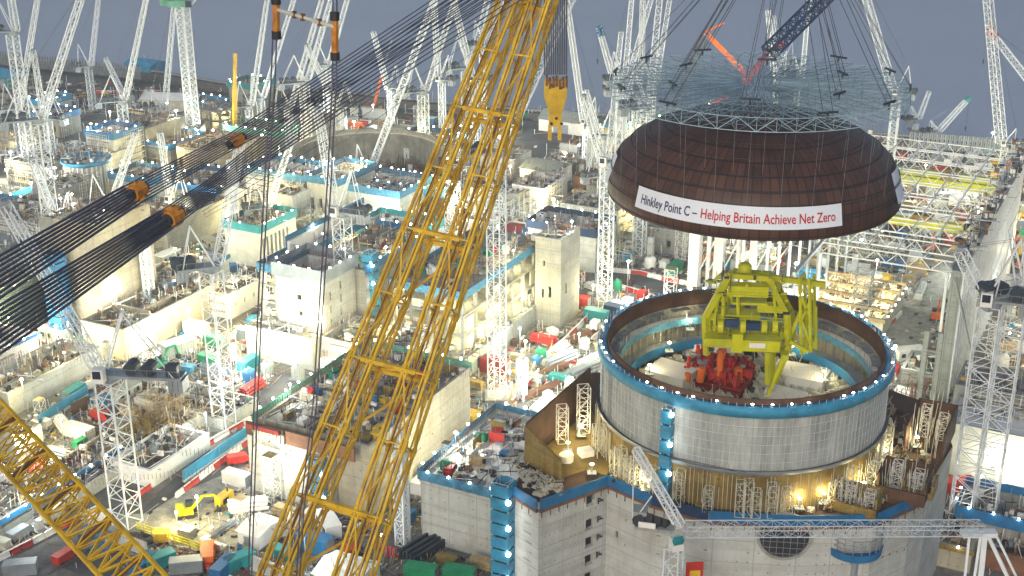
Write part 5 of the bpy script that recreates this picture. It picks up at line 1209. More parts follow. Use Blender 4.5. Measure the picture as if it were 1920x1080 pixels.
def spot(r, y0=208, y1=520, tries=60, foots=True, region=None):
    for _ in range(tries+60):
        if region:
            px = random.uniform(region[0], region[2]); py = random.uniform(region[1], region[3])
        else:
            px = random.uniform(-20, 1940); py = 1085-1*(random.random()**.85)*(1085-150)
        p = G(px, py, 0)
        if p.y > y1+30 or py < 100+px*.09+14: continue
        if on_road(p, r*.6) and random.random() < .96: continue
        if (r > 3.4 or r == 3.1) and p.y < 236 and p.x < 20: continue
        u, v = UV(p)
        if clear(u, v, r, foots=foots): mark(u, v, r); return p
    return None
PROTO = {}
def proto(key, fn):
    if key not in PROTO: PROTO[key] = fn(); PROTO[key+'_used'] = False
    return PROTO[key]
def put(key, fn, p, rz, phrase, group, cat, scale=None):
    r = proto(key, fn)
    if not PROTO[key+'_used']: PROTO[key+'_used'] = True; r.location = p; r.rotation_euler = (0,0,rz); r.scale = scale or (1,1,1); o = r
    else: o = dup(r, p, rz, scale or (1,1,1))
    item(o, phrase, group, cat); return o
def E_(name): o = bpy.data.objects.new(name, None); COL.objects.link(o); return o
def mk_container(c):
    def f():
        t = E_('shipping_container'); mb = MB(); mb.box(-3,3,-1.2,1.2,.1,2.6)
        for i in range(20): x = -2.85+i*.3; mb.box(x-.06,x+.06,-1.26,-1.2,.3,2.45); mb.box(x-.06,x+.06,1.2,1.26,.3,2.45)
        mb.build('body', M[c], t); d = MB(); d.box(3.0,3.06,-1.1,-.03,.25,2.5); d.box(3.0,3.06,.03,1.1,.25,2.5); d.build('door', M['grey_steel'], t); return t
    return f
def mk_cabin(c, roof):
    def f():
        t = E_('site_cabin'); MB().box(-3.6,3.6,-1.5,1.5,.2,2.8).build('body', M[c], t); MB().box(-3.7,3.7,-1.6,1.6,2.82,3.0).build('roof', M[roof], t)
        for x in (-2.4,-.6,2.2): MB().box(x-.5,x+.5,-1.55,-1.5,1.2,2.2).build('window', M['window'], t)
        MB().box(1,1.9,-1.56,-1.5,.2,2.2).build('door', M['grey_steel'], t); return t
    return f
def mk_bars(c, n, L, r, rows, name='bar_bundle'):
    def f():
        t = E_(name); mb = MB()
        for j in range(rows):
            for i in range(n-j): y = (i-(n-j-1)/2)*r*2.1; x = random.uniform(-.3,.3); mb.bar((-L/2+x,y,.35+r+j*r*1.8), (L/2+x,y,.35+r+j*r*1.8), r, 6)
        mb.build('bars' if r < .12 else 'pipes', M[c], t); b = MB(); [b.box(x-.12,x+.12,-n*r*1.1,n*r*1.1,0,.33) for x in (-L*.3, L*.3)]; b.build('bearer', M['timber'], t); return t
    return f
def mk_boards(c, L, w, k, name='board_stack'):
    def f():
        t = E_(name); mb = MB()
        for i in range(k): a = random.uniform(-.08,.08); mb.obox((random.uniform(-.1,.1),random.uniform(-.1,.1),.25+i*.22+.1), L, w, .19, a)
        mb.build('board', M[c], t); b = MB(); [b.box(x-.1,x+.1,-w/2,w/2,0,.24) for x in (-L*.3, L*.3)]; b.build('bearer', M['timber'], t); return t
    return f
def mk_exc(c):
    def f():
        t = E_('excavator'); mb = MB(); [mb.box(-2,2,y-.35,y+.35,0,.95) for y in (-1.2,1.2)]; mb.build('track', M['black'], t)
        mb = MB(); mb.box(-2.2,1.2,-1.35,1.35,1.0,1.9); mb.box(-2.2,-.6,-1.35,1.35,1.9,2.5); mb.build('body', M[c], t); mb = MB(); mb.box(-.2,1.3,.3,1.3,1.92,3.1); mb.build('cab', M['window'], t)
        mb = MB(); mb.bar((1.0,-.3,1.9),(3.2,-.3,4.4),.36); mb.bar((3.2,-.3,4.4),(5.6,-.3,4.2),.3); mb.bar((5.6,-.3,4.2),(6.4,-.3,1.5),.24); mb.build('arm', M[c], t); mb = MB(); mb.obox((6.2,-.3,1.0),.9,1.1,1.0,0,.2); mb.build('bucket', M['dark_steel'], t); return t
    return f
def mk_truck(c, b):
    def f():
        t = E_('flatbed_truck'); mb = MB(); [mb.bar((x,y-.15,.5),(x,y+.15,.5),.5,10) for x in (-3.4,-2.2,2.6) for y in (-1.05,1.05)]; mb.build('wheel', M['black'], t)
        MB().box(-4.4,1.6,-1.2,1.2,.8,1.1).build('bed', M['grey_steel'], t); MB().box(1.8,3.8,-1.2,1.2,.6,2.9).build('cab', M[c], t); MB().box(3.8,3.85,-1.05,1.05,1.6,2.6).build('windscreen', M['window'], t)
        mb = MB(); mb.box(-4.2,1.2,-1,1,1.12,random.uniform(1.8,2.8)); mb.build('load', M[b], t); return t
    return f
def mk_van(c):
    def f():
        t = E_('van'); mb = MB(); mb.box(-2.5,1.5,-.95,.95,.4,2.1); mb.add([(1.5,-.95,.4),(2.6,-.95,.4),(2.6,.95,.4),(1.5,.95,.4),(1.5,-.9,2.05),(1.8,-.9,2.0),(1.8,.9,2.0),(1.5,.9,2.05),(2.6,-.95,1.1),(2.6,.95,1.1)], [(0,1,8,5,4),(3,7,6,9,2),(1,2,9,8),(5,8,9,6),(4,5,6,7)]); mb.build('body', M[c], t)
        mb = MB(); mb.add([(1.86,-.8,1.95),(2.58,-.85,1.2),(2.58,.85,1.2),(1.86,.8,1.95)], [(0,1,2,3)]); mb.build('windscreen', M['window'], t, loc=(.03,0,.03)); mb = MB(); [mb.bar((x,y-.1,.36),(x,y+.1,.36),.36,10) for x in (-1.6,1.7) for y in (-.9,.9)]; mb.build('wheel', M['black'], t); return t
    return f
def mk_skip(c):
    def f():
        t = E_('skip'); mb = MB(); T = [(-2,-.9,1.5),(2,-.9,1.5),(2,.9,1.5),(-2,.9,1.5)]; B_ = [(-1.3,-.8,.05),(1.3,-.8,.05),(1.3,.8,.05),(-1.3,.8,.05)]; mb.add(B_+T, [(3,2,1,0),(0,1,5,4),(1,2,6,5),(2,3,7,6),(3,0,4,7)]); mb.build('body', M[c], t)
        mb = MB(); [mb.obox((random.uniform(-1.3,1.3),random.uniform(-.5,.5),1.2),.8,.5,.5,random.random()*3,.3) for _ in range(8)]; mb.build('waste', M['timber'], t); return t
    return f
def mk_tank(c):
    def f():
        t = E_('round_tank'); mb = MB(); mb.rev([(1.5,.1),(1.5,2.2),(1.2,2.7),(.02,2.9)], 20); mb.build('shell', M[c], t, True); mb = MB(); mb.bar((0,0,2.8),(0,0,3.2),.35,10); mb.build('hatch', M['grey_steel'], t); MB().box(-1.7,1.7,-1.7,1.7,0,.1).build('base', M['concrete'], t); return t
    return f
def mk_scaf(h, w):
    def f():
        t = E_('scaffold_tower'); mb = MB(); mb.lattice((0,0,0),(0,0,h),w,max(2,int(h/2)),.07,.05,side=(1,0,0)); mb.build('scaffold_frame', M['white'], t); MB().box(-w/2,w/2,-w/2,w/2,h,h+.12).build('platform', M['timber'], t); return t
    return f
def mk_column(h):
    def f():
        t = E_('concrete_column'); MB().box(-.7,.7,-.7,.7,0,h).build('shaft', M['pale_concrete'], t); mb = MB(); [mb.bar((x,y,h),(x*1.1,y*1.1,h+1.8),.05,3) for x in (-.5,-.2,.2,.5) for y in (-.5,.5)]; mb.build('starter_bars', M['rust'], t); MB().box(-1.4,1.4,-1.4,1.4,0,.5).build('footing', M['concrete'], t); return t
    return f
def mk_blocks():
    t = E_('concrete_block_stack'); mb = MB(); [mb.obox(((i%4-1.5)*1.35, (i//4%2-.5)*1.0, .4+(i//8)*.82), 1.25, .9, .8, random.uniform(-.05,.05)) for i in range(13)]; mb.build('block', M['white'], t); return t
def mk_drum(c):
    def f():
        t = E_('cable_drum'); mb = MB(); mb.bar((0,-.5,.9),(0,.5,.9),.55,14); mb.build('cable', M[c], t); mb = MB(); [mb.bar((0,y-.05,.9),(0,y+.05,.9),.9,16) for y in (-.55,.55)]; mb.build('flange', M['timber'], t); return t
    return f
def mk_form(c):
    def f():
        t = E_('propped_shutter'); MB().box(-2.4,2.4,-.06,.06,.1,3).build('panel', M[c], t); mb = MB(); [mb.box(x-.08,x+.08,.07,.3,.1,3) for x in (-2,-1,0,1,2)]; [mb.bar((x,.2,2.6),(x,1.9,.1),.06) for x in (-1.8,0,1.8)]; mb.build('strut', M['grey_steel'], t); return t
    return f
def mk_wall(L, h):
    def f():
        t = E_('wall_segment'); MB().box(-L/2,L/2,-.3,.3,0,h).build('panel', M['pale_concrete'], t); mb = MB(); rods(mb, -L/2+.2, L/2-.2, 0, 0, h, .4, 1.3, .05); mb.build('starter_bars', M['rust'], t); MB().box(-L/2,L/2,-1,1,0,.4).build('footing', M['concrete'], t); return t
    return f
def mk_gen(c):
    def f():
        t = E_('generator'); MB().box(-1.8,1.8,-.8,.8,.2,2).build('casing', M[c], t); mb = MB(); mb.bar((1,0,2),(1,0,2.7),.14,8); mb.build('exhaust', M['dark_steel'], t); MB().box(-1.3,.2,-.84,-.8,.6,1.6).build('grille', M['black'], t); return t
    return f
cn = {'blue':'blue','white':'white','red':'red','green':'green','dark_red':'maroon','teal':'teal','navy':'navy','grey_steel':'grey','orange':'orange','boom_yellow':'yellow','cream':'cream','rust':'rusty','timber':'timber','gold':'ochre','sky_blue':'sky blue','concrete':'concrete','slab':'pale grey','brown':'brown','lime':'lime','black':'black','clad_grey':'grey','net_blue':'faded blue'}
KINDS_ = []
def add_kind(n, key, fn, r, phrase, group, cat, grid=.7, sc=(.85,1.2)): KINDS_.append((n, key, fn, r, phrase, group, cat, grid, sc))
for c, n in (('blue',16),('white',16),('red',9),('green',8),('dark_red',8),('teal',7),('navy',6),('grey_steel',10),('orange',4),('clad_grey',8)): add_kind(n, 'cont'+c, mk_container(c), 3.1, cn[c]+' shipping container', 'shipping containers on the site', 'container')
for c, rf, n in (('white','white',26),('cream','clad_grey',12),('clad_grey','white',12),('net_blue','white',7)): add_kind(n, 'cab'+c, mk_cabin(c, rf), 3.6, {'white':'white','cream':'cream grey-roofed','clad_grey':'grey white-roofed','net_blue':'faded blue'}[c]+' site cabin', 'site cabins', 'cabin')
for c, n in (('rust',34),('dark_red',16),('grey_steel',18)): add_kind(n, 'rb'+c, mk_bars(c, 9, 8, .09, 4), 3.2, cn[c]+' reinforcing bar bundle', 'bundles of reinforcing bars', 'bar bundle')
for c, n in (('red',14),('white',26),('grey_steel',18),('orange',8),('sky_blue',6)): add_kind(n, 'pp'+c, mk_bars(c, 5, 6.5, .3, 3, 'pipe_stack'), 3, cn[c]+' pipe stack', 'stacks of pipes', 'pipe stack')
for c, n in (('timber',40),('cream',26),('gold',14),('brown',14)): add_kind(n, 'bd'+c, mk_boards(c, 4.2, 1.7, 7), 2.3, cn[c]+' board stack', 'stacks of boards', 'board stack')
for c, n in (('red',16),('boom_yellow',14),('white',22),('sky_blue',12),('slab',20)): add_kind(n, 'pn'+c, mk_boards(c, 3, 2.4, 9, 'panel_stack'), 2, cn[c]+' panel stack', 'stacks of formwork panels', 'panel stack')
for c, n in (('boom_yellow',5),('orange',6),('green',4)): add_kind(n, 'ex'+c, mk_exc(c), 4, cn[c]+' tracked excavator', 'excavators', 'excavator', 0)
for c, b, n in (('white','timber',8),('red','grey_steel',6),('boom_yellow','concrete',5)): add_kind(n, 'tr'+c, mk_truck(c, b), 4.4, cn[c]+' loaded flatbed truck', 'flatbed trucks', 'truck', .9)
for c, n in (('white',14),('red',4),('grey_steel',5),('navy',3)): add_kind(n, 'vn'+c, mk_van(c), 2.6, cn[c]+' works van', 'vans parked on the site', 'van', .8, (1,1))
for c, n in (('boom_yellow',9),('green',6),('red',6)): add_kind(n, 'sk'+c, mk_skip(c), 2.2, cn[c]+' waste skip', 'waste skips', 'skip')
for c, n in (('white',12),('blue',5),('green',5),('clad_grey',7)): add_kind(n, 'tk'+c, mk_tank(c), 1.9, cn[c]+' round tank', 'round tanks', 'tank')
for h, w, n, a in ((4,1.8,26,'short'),(7,2.2,26,'tall'),(10,2.4,12,'very tall')): add_kind(n, 'sc%d' % h, mk_scaf(h, w), 1.6, a+' white scaffold tower', 'white scaffold towers', 'scaffold tower')
for h, n, a in ((3,22,'low'),(6,22,'tall')): add_kind(n, 'cc%d' % h, mk_column(h), 1.5, a+' concrete column with bars', 'unfinished concrete columns', 'column')
add_kind(30, 'blk', mk_blocks, 2.4, 'white concrete block stack', 'stacks of concrete blocks', 'block stack')
for c, n in (('black',10),('orange',7),('blue',8)): add_kind(n, 'dr'+c, mk_drum(c), 1.2, cn[c]+' cable drum', 'cable drums', 'cable drum', 0)
for c, n in (('timber',18),('gold',18),('red',8),('brown',14),('white',14)): add_kind(n, 'ff'+c, mk_form(c), 2.5, cn[c]+' propped formwork frame', 'propped formwork frames', 'formwork frame')
for L_, h, n, a in ((7,3,18,'short'),(12,4.5,16,'long')): add_kind(n, 'ws%d' % L_, mk_wall(L_, h), L_/2, a+' unfinished wall segment', 'unfinished wall segments', 'wall segment', 1, (.9,1.1))
for c, n in (('boom_yellow',8),('white',12),('green',6),('blue',6)): add_kind(n, 'gn'+c, mk_gen(c), 1.9, cn[c]+' generator set', 'generators', 'generator')
# the ones the photograph shows at a place of their own
def fixed(px, py, key, fn, rz, phrase, group, cat, r=2.5, z=0, sc=None):
    p = G(px, py, z); u, v = UV(p); mark(u, v, r); return put(key, fn, p, rz, phrase, group, cat, sc)
ex = fixed(352, 968, 'exlime', mk_exc('lime'), R(15), 'bright yellow parked excavator', 'excavators', 'excavator', 4); 
fixed(448, 868, 'vnr2', mk_van('red'), R(20), 'red pickup-like van', 'vans parked on the site', 'van', 3)
fixed(300, 690, 'exgreen', mk_exc('green'), R(60), 'green tracked excavator', 'excavators', 'excavator', 4)
for i, (px, py, c) in enumerate(((40,690,'red'),(68,688,'red'),(95,720,'red'),(150,870,'dark_red'),(200,880,'dark_red'))): fixed(px, py, 'pp'+c, mk_bars(c, 5, 6.5, .3, 3, 'pipe_stack'), R(60), cn[c]+' pipe stack', 'stacks of pipes', 'pipe stack', 3)
for i, (px, py, c) in enumerate(((1050,680,'grey_steel'),(1095,700,'grey_steel'),(1120,680,'white'),(1075,640,'rust'),(1030,700,'rust'),(1015,735,'rust'))): fixed(px, py, 'pp'+c if c != 'rust' else 'rbrust', mk_bars(c, 5, 6.5, .3, 3, 'pipe_stack') if c != 'rust' else mk_bars(c, 9, 8, .09, 4), R(45), cn[c]+(' pipe stack' if c != 'rust' else ' reinforcing bar bundle'), 'stacks of pipes' if c != 'rust' else 'bundles of reinforcing bars', 'pipe stack' if c != 'rust' else 'bar bundle', 3, sc=(1.6,1.4,1.2))
fixed(1185, 625, 'contblue', mk_container('blue'), R(-20), 'blue shipping container', 'shipping containers on the site', 'container', 3)
for px, py in ((1755,600),(1555,470),(1745,470)): fixed(px, py, 'exorange', mk_exc('orange'), R(70), 'orange tracked excavator', 'excavators', 'excavator', 4)
for (px, py, w) in ((40,1075,1),(320,1050,0),(350,1070,1),(300,1062,2),(385,1062,0),(420,1075,3),(450,1062,2),(390,1050,4),(270,1070,3)): c = ['red','grey_steel','teal','blue','orange'][w]; fixed(px, py, 'sk'+c if w in (0,) else 'cont'+c, mk_skip(c) if w == 0 else mk_container(c), R(-20+w*30), cn[c]+(' waste skip' if w == 0 else ' shipping container'), 'waste skips' if w == 0 else 'shipping containers on the site', 'skip' if w == 0 else 'container', 2.4)
for (px, py) in ((790,1082),(862,1086)): fixed(px, py, 'contgreen', mk_container('green'), R(-15), 'green shipping container', 'shipping containers on the site', 'container', 3.2)
random.seed(21)
def more_building(i, p, w, d):
    u, v = UV(p); st = random.choice(['b','b','f','c','w','p']); h = random.choice([4,6,8,10,13]); mm = random.choice(['concrete','concrete','pale_concrete','cream','tan_concrete','stained'])
    cnm = {'concrete':'grey','pale_concrete':'pale','cream':'cream','tan_concrete':'tan','stained':'dark stained'}[mm]; sc = random.choice([None,None,'net_blue','blue','teal','sky_blue'])
    u -= w/2; v -= d/2
    if st == 'b': t = block('x', u, v, w, d, h, m=mm, screen=sc, cells=(random.randint(2,4), random.randint(2,4)), depth=h*.5, top=random.choice(['slab','dark_slab','slab']), hf=[(1+k*3,2.3+k*3,h*.2,h*.6) for k in range(int(w/3)) if 2.6+k*3 < w and random.random() < .6]); ph = '%s%s open-topped block%s' % ({4:'very low',6:'low',8:'mid-height',10:'tall',13:'very tall'}[h]+' ', cnm, ' with %s screen' % {'net_blue':'faded blue','blue':'blue','teal':'teal','sky_blue':'bright blue'}[sc] if sc else '')
    elif st == 'f': n = max(1, h//4); t = framed('x', u, v, w, d, n, 4, (max(2,int(w/5)), max(2,int(d/5))), m=mm, screen=sc, warm=random.random() < .5); ph = '%s %s-storey open frame%s' % (cnm, ['zero','one','two','three'][n], ' with blue edge' if sc else '')
    elif st == 'c':
        t = thing('column_grid', 'x', 'concrete columns', W(u, v, 0), SA); FOOT.append((u,u+w,v,v+d,.6)); MB().box(0,w,0,d,0,.5).build('slab', M['slab'], t); cx = None
        for a in range(int(w/4)+1):
            for b in range(int(d/4)+1):
                hh = h*.8
                if cx is None: cx = MB().box(-.45,.45,-.45,.45,.5,hh).build('column', M['pale_concrete'], t, loc=(.6+a*(w-1.2)/int(w/4), .6+b*(d-1.2)/int(d/4), 0))
                else: q = cx.copy(); COL.objects.link(q); q.location = (.6+a*(w-1.2)/int(w/4), .6+b*(d-1.2)/int(d/4), 0)
        ph = '%s grid of white concrete columns' % ('low' if h < 8 else 'tall')
    elif st == 'w':
        t = thing('wall_maze', 'x', 'concrete walls', W(u, v, 0), SA); FOOT.append((u,u+w,v,v+d,.6)); MB().box(0,w,0,d,0,.4).build('slab', M['dark_slab'], t); mb = MB()
        for k in range(5): y = 1+k*(d-2)/4; a = random.uniform(0,w*.3); mb.box(a, w*random.uniform(.6,1), y-.3, y+.3, .41, h*random.uniform(.4,.8)); rods(mb, a, a+w*.3, y, y, h*.5, .8, 2)
        for k in range(3): x = 1+k*(w-2)/2; mb.box(x-.3, x+.3, .8, d*random.uniform(.5,.95), .42, h*random.uniform(.4,.7))
        mb.build('wall', M[mm], t); ph = '%s half-built wall grid on a dark slab' % cnm
    else:
        t = thing('scaffolded_deck', 'x', 'scaffolded deck', W(u, v, 0), SA); FOOT.append((u,u+w,v,v+d,h)); MB().box(0,w,0,d,h-.5,h).build('deck', M[random.choice(['timber','slab','gold'])], t); mb = MB(); nx = max(2,int(w/2.5)); ny = max(2,int(d/2.5))
        for a in range(nx+1):
            for b in (0, ny): mb.bar((a*w/nx, b*d/ny, 0), (a*w/nx, b*d/ny, h+1.2), .08)
        for b in range(ny+1):
            for a in (0, nx): mb.bar((a*w/nx, b*d/ny, 0), (a*w/nx, b*d/ny, h+1.2), .08)
        for k in range(int(h/2)+1):
            z = min(h+1, k*2+1.2); mb.bar((0,0,z),(w,0,z),.06); mb.bar((w,0,z),(w,d,z),.06); mb.bar((0,0,z),(0,d,z),.06); mb.bar((0,d,z),(w,d,z),.06)
        mb.build('scaffold_frame', M['white'], t); ph = '%s scaffolded deck' % {4:'very low',6:'low',8:'mid-height',10:'tall',13:'very tall'}[h]
    item(t, ph, 'half-built blocks and decks', t['category'])
cnt = 0
for i in range(900):
    w, d = random.uniform(8, 20), random.uniform(8, 18); r = max(w, d)*.5+1.2
    reg = (-20, 150, 1940, 420) if i % 4 else (-20, 420, 480, 1000)
    px = random.uniform(reg[0], reg[2]); py = random.uniform(reg[1], reg[3]); p = G(px, py, 0)
    if py < 175+px*.075 or (1480 < px and 235 < py): continue
    u, v = UV(p); k_ = (u-w/2, u+w/2, v-d/2, v+d/2)
    if any(k_[0]-1.5 < b and k_[1]+1.5 > a and k_[2]-1.5 < dd and k_[3]+1.5 > cc for a, b, cc, dd, h in FOOT) or not clear(u, v, r*.8) or on_road(p, r*.75): continue
    if any(abs(px-x) < 40 and abs(py-y) < 25 for x, y in ((352,968),(448,868),(300,690),(980,280),(1000,300))): continue
    more_building(i, p, w, d); cnt += 1
    if cnt >= 95: break
print('more buildings', cnt)
random.seed(11)
for n, key, fn, r, phrase, group, cat, grid, sc in KINDS_:
    for i in range(n):
        k = random.uniform(*sc); p = spot(r*k*.85)
        if p is None: continue
        rz = SA+random.choice([0,pi/2,pi/2,0,pi])+random.uniform(-.06,.06) if random.random() < max(grid, .01) else random.uniform(0, 6.3)
        put(key, fn, p, rz, phrase, group, cat, (k, k, random.uniform(.9,1.25)*k))
# items standing on roofs
ROOFS = [(a+1.5, b-1.5, c+1.5, d-1.5, h) for a, b, c, d, h in FOOT]
roof_spots = [(-156.7+1,193+1,25,39,14.52,40),(-116.3+1.5,191.5,15.5,27,13.3,30),(-165,262,17,43,20.4,26),(-193,266,14,29,17.5,16),(-193,252,11,11,18.5,6),(-252,238,10,17,28,6)]
for u0, v0, du, dv, z, n in roof_spots:
    for i in range(n):
        K = random.choice([q for q in KINDS_ if q[1][:2] in ('bd','pn','rb','ff','gn','sc','bd','pn','dr','tk','cc') and q[1] not in ('sc10','cc6')]); p = W(u0+random.uniform(0,du), v0+random.uniform(0,dv), z)
        put(K[1], K[2], p, SA+random.choice([0,pi/2])+random.uniform(-.1,.1), K[4], K[5], K[6], (.7,.7,.8))
# bird's-nest masses of scaffold tube and starter bars
for i, (px, py, rx, ry, n, m, lab) in enumerate(((730,455,34,16,420,'cream','pale tangle of scaffold tubes left of the twin yellow boom top deck'),(940,400,30,18,420,'white_steel','white tangle of scaffold tubes right of the twin yellow boom'),(790,350,26,12,360,'brown','brown thicket of bars below the open reactor pit'),(275,830,10,12,380,'gold','golden thicket of bars in the white sided pit'),(560,430,22,12,300,'cream','pale thicket of bars behind the pale stair core'),(420,560,18,12,320,'white_steel','white tangle of tubes left of the pale stair core'),(650,430,20,14,300,'white_steel','white thicket of tubes near the second machinery deck'),(1120,480,16,14,300,'cream','pale thicket of bars below the dome left rim'),(100,320,30,14,320,'white_steel','white tangle of tubes by the far left masts'),(1590,480,20,12,300,'cream','pale thicket of bars in front of the hall truss'),(1730,760,8,16,260,'rust','rusty thicket of bars right of the reactor'),(1850,1000,8,10,260,'blue','blue tangle of tubes near the jib trestle'),(330,790,14,8,260,'timber','timber coloured heap beside the crane on the square frame'))):
    c = G(px, py, 0); mb = MB(); rg = random.Random(i)
    for k in range(n):
        q = W(*[a+b for a, b in zip(UV(c), (rg.gauss(0, rx/3), rg.gauss(0, ry/3)))], rg.uniform(.2,2)); s = p_s = c.y/300
        if rg.random() < .5: mb.bar(q, q+V((rg.gauss(0,.3), 0, rg.uniform(1.5,6)*s)), .08*s, 3)
        else: a = rg.choice([SA, SA+pi/2])+rg.gauss(0,.15); l = rg.uniform(1,3.5)*s; z = rg.uniform(0,4)*s; mb.bar(q+V((-l*cos(a),-l*sin(a),z)), q+V((l*cos(a),l*sin(a),z+rg.uniform(-.5,.5))), .08*s, 3)
    tag(mb.build('scaffold_tangle', M[m]), lab, 'scaffold tangle', kind='stuff')
# red and white road barriers along the roads
def mk_barrier(c):
    def f():
        t = E_('road_barrier'); mb = MB(); P_ = [(-.35,0),(.35,0),(.3,.2),(.12,.5),(.1,1.0),(-.1,1.0),(-.12,.5),(-.3,.2)]
        vs = [(x, y, z) for x in (-1.1,1.1) for y, z in P_]; mb.add(vs, [tuple(range(8))[::-1], tuple(range(8,16))]+[(i,(i+1)%8,8+(i+1)%8,8+i) for i in range(8)]); mb.build('body', M[c], t); MB().box(-.9,.9,-.12,.12,1.0,1.12).build('top_rail', M['white'], t); return t
    return f
nb_ = 0
for line in ([(0,1052),(60,1022),(130,985),(190,955)],[(255,935),(330,880),(400,830),(470,790)],[(330,935),(400,880),(478,822)],[(1150,510),(1200,515),(1240,525),(1290,535)],[(1160,540),(1210,555),(1250,572)],[(1110,640),(1160,600),(1200,570)],[(1415,560),(1470,480),(1500,440)],[(1000,690),(1060,640),(1100,600)],[(180,175),(300,175)],[(560,225),(700,232),(800,250)],[(1660,620),(1690,590)],[(960,760),(1010,700)]):
    for (x0, y0), (x1, y1) in zip(line, line[1:]):
        a, b = G(x0, y0, 0), G(x1, y1, 0); d = b-a; n = int(d.length/2.3)
        for i in range(n):
            nb_ += 1; c = 'red' if (nb_//2) % 2 else 'white'; s = 1.25
            put('br'+c, mk_barrier(c), a+d*((i+.5)/n), math.atan2(d.y, d.x), c+' road barrier', 'road barriers in lines', 'barrier', (s,s,s))
# blue hoarding along the grey haul road
for (p0, p1, lab) in (((345,905),(478,812),'bright blue panelled hoarding along the grey road left of centre'),((75,800),(165,742),'blue panelled hoarding left of the two-winch crane'),((0,650),(40,635),'short blue hoarding at the left edge')):
    a, b = G(*p0, 0), G(*p1, 0); d = b-a; t = thing('site_hoarding', lab, 'hoarding', a, math.atan2(d.y, d.x)); MB().box(0, d.length, -.1, .1, .6, 2.9).build('panel', M['sky_blue'], t); MB().box(0, d.length, -.35, .35, 0, .58).build('base_rail', M['white'], t); mb = MB(); [mb.bar((i*2.4,.2,0),(i*2.4,.2,3),.07) for i in range(int(d.length/2.4)+1)]; mb.build('post', M['grey_steel'], t)
t = thing('dark_steel_stack', 'dark steel girder stack leaning beside the white decked block', 'steel stack', G(770, 1050, 0), R(50)); mb = MB(); [mb.box(-1,11,-2+k*.9,-1.5+k*.9,0,1.8+.3*(k%3)) for k in range(5)]; mb.build('girder', M['dark_steel'], t)
t = thing('yellow_fence', 'long yellow pipe fence across the lower left yard', 'fence', (0,0,0)); a, b = G(258,995,0), G(400,1042,0); mb = MB(); [mb.bar(a+V((0,0,z)), b+V((0,0,z)), .14, 6) for z in (.6,1.2,1.8)]; mb.build('rail', M['lime'], t); mb = MB(); [mb.bar(a.lerp(b,i/10), a.lerp(b,i/10)+V((0,0,2)), .12, 6) for i in range(11)]; mb.build('post', M['boom_yellow'], t)

# countless small pieces lying about
def debris(name, label, n, m, kind_):
    mb = MB(); c = 0
    while c < n:
        px = random.uniform(-20, 1940); py = 1085-(random.random()**.8)*930
        if py < 115+px*.09: continue
        p = G(px, py, 0); u, v = UV(p); z = 0
        if any(a < u < b and cc < v < dd for a, b, cc, dd, h in FOOT): continue
        if on_road(p) and random.random() < .93: continue
        c += 1; s = p.y/300
        if kind_ == 0: mb.obox(p+V((0,0,.25)), random.uniform(.3,1.6)*s, random.uniform(.3,.9)*s, random.uniform(.2,.9)*s, SA+random.choice([0,pi/2])+random.gauss(0,.15))
        elif kind_ == 1: a = random.choice([SA, SA+pi/2])+random.gauss(0,.25); l = random.uniform(1,3.5)*s; mb.bar(p+V((-l*cos(a),-l*sin(a),.2)), p+V((l*cos(a),l*sin(a),random.uniform(.2,.9))), .09*s, 4)
        else: h = random.uniform(.8,3)*s; mb.bar(p, p+V((random.uniform(-.3,.3),0,h)), .07*s, 4)
    tag(mb.build(name, M[m]), label, 'loose material', kind='stuff')
debris('loose_offcuts', 'pale offcuts and bags strewn between the site buildings', 1500, 'white', 0)
debris('loose_timber', 'loose timber planks lying across the site ground', 3200, 'timber', 1)
debris('scrap_rebar', 'rusty bars scattered over the ground', 2600, 'rust', 1)
debris('loose_crates', 'small cream crates and pallets spread over the ground', 900, 'cream', 0)
debris('dark_gap_scrap', 'small dark scrap pieces over the ground, many added as dark gaps', 3200, 'black', 0)  # black scrap, extra pieces added to stand for shaded gaps in the clutter
debris('small_posts', 'thin white marker posts standing all over the ground', 2800, 'white_steel', 2)
debris('steel_offcuts', 'grey steel lengths lying over the ground', 3600, 'grey_steel', 1)
debris('blue_sheets', 'small blue sheets and drums on the ground', 350, 'sky_blue', 0)
debris('red_pieces', 'small red fittings on the ground', 350, 'red', 0)
debris('yellow_pieces', 'small yellow fittings on the ground', 250, 'boom_yellow', 0)
mb = {k: MB() for k in ('white','timber','rust','black','cream','grey_steel')}
for (a, b, c, d, h) in FOOT[2:]:
    if (b-a)*(d-c) < 60 or h > 50 or h < 2: continue
    for i in range(int((b-a)*(d-c)*.34)):
        p = W(random.uniform(a+2,b-2), random.uniform(c+2,d-2), h-random.choice([3.4,2.4,1.2,0])*(.6 if h > 6 else .3)); k = random.choice(['white','white','timber','rust','black','black','cream','grey_steel','grey_steel'])
        if random.random() < .35: mb[k].bar(p, p+V((random.uniform(-.4,.4),0,random.uniform(1.2,4))), .07, 3); continue
        if random.random() < .5: mb[k].obox(p+V((0,0,.3)), random.uniform(.3,1.8), random.uniform(.3,1), random.uniform(.2,1.2), SA+random.gauss(0,.2))
        else: q = SA+random.choice([0,pi/2])+random.gauss(0,.2); l = random.uniform(.8,3); mb[k].bar(p-V((l*cos(q),l*sin(q),-.2)), p+V((l*cos(q),l*sin(q),random.uniform(.2,1.2))), .1, 4)
for k, b_ in mb.items(): tag(b_.build('rooftop_material', M[k]), '%s pieces of building material lying on the roofs' % cn.get(k, k), 'loose material', kind='stuff')
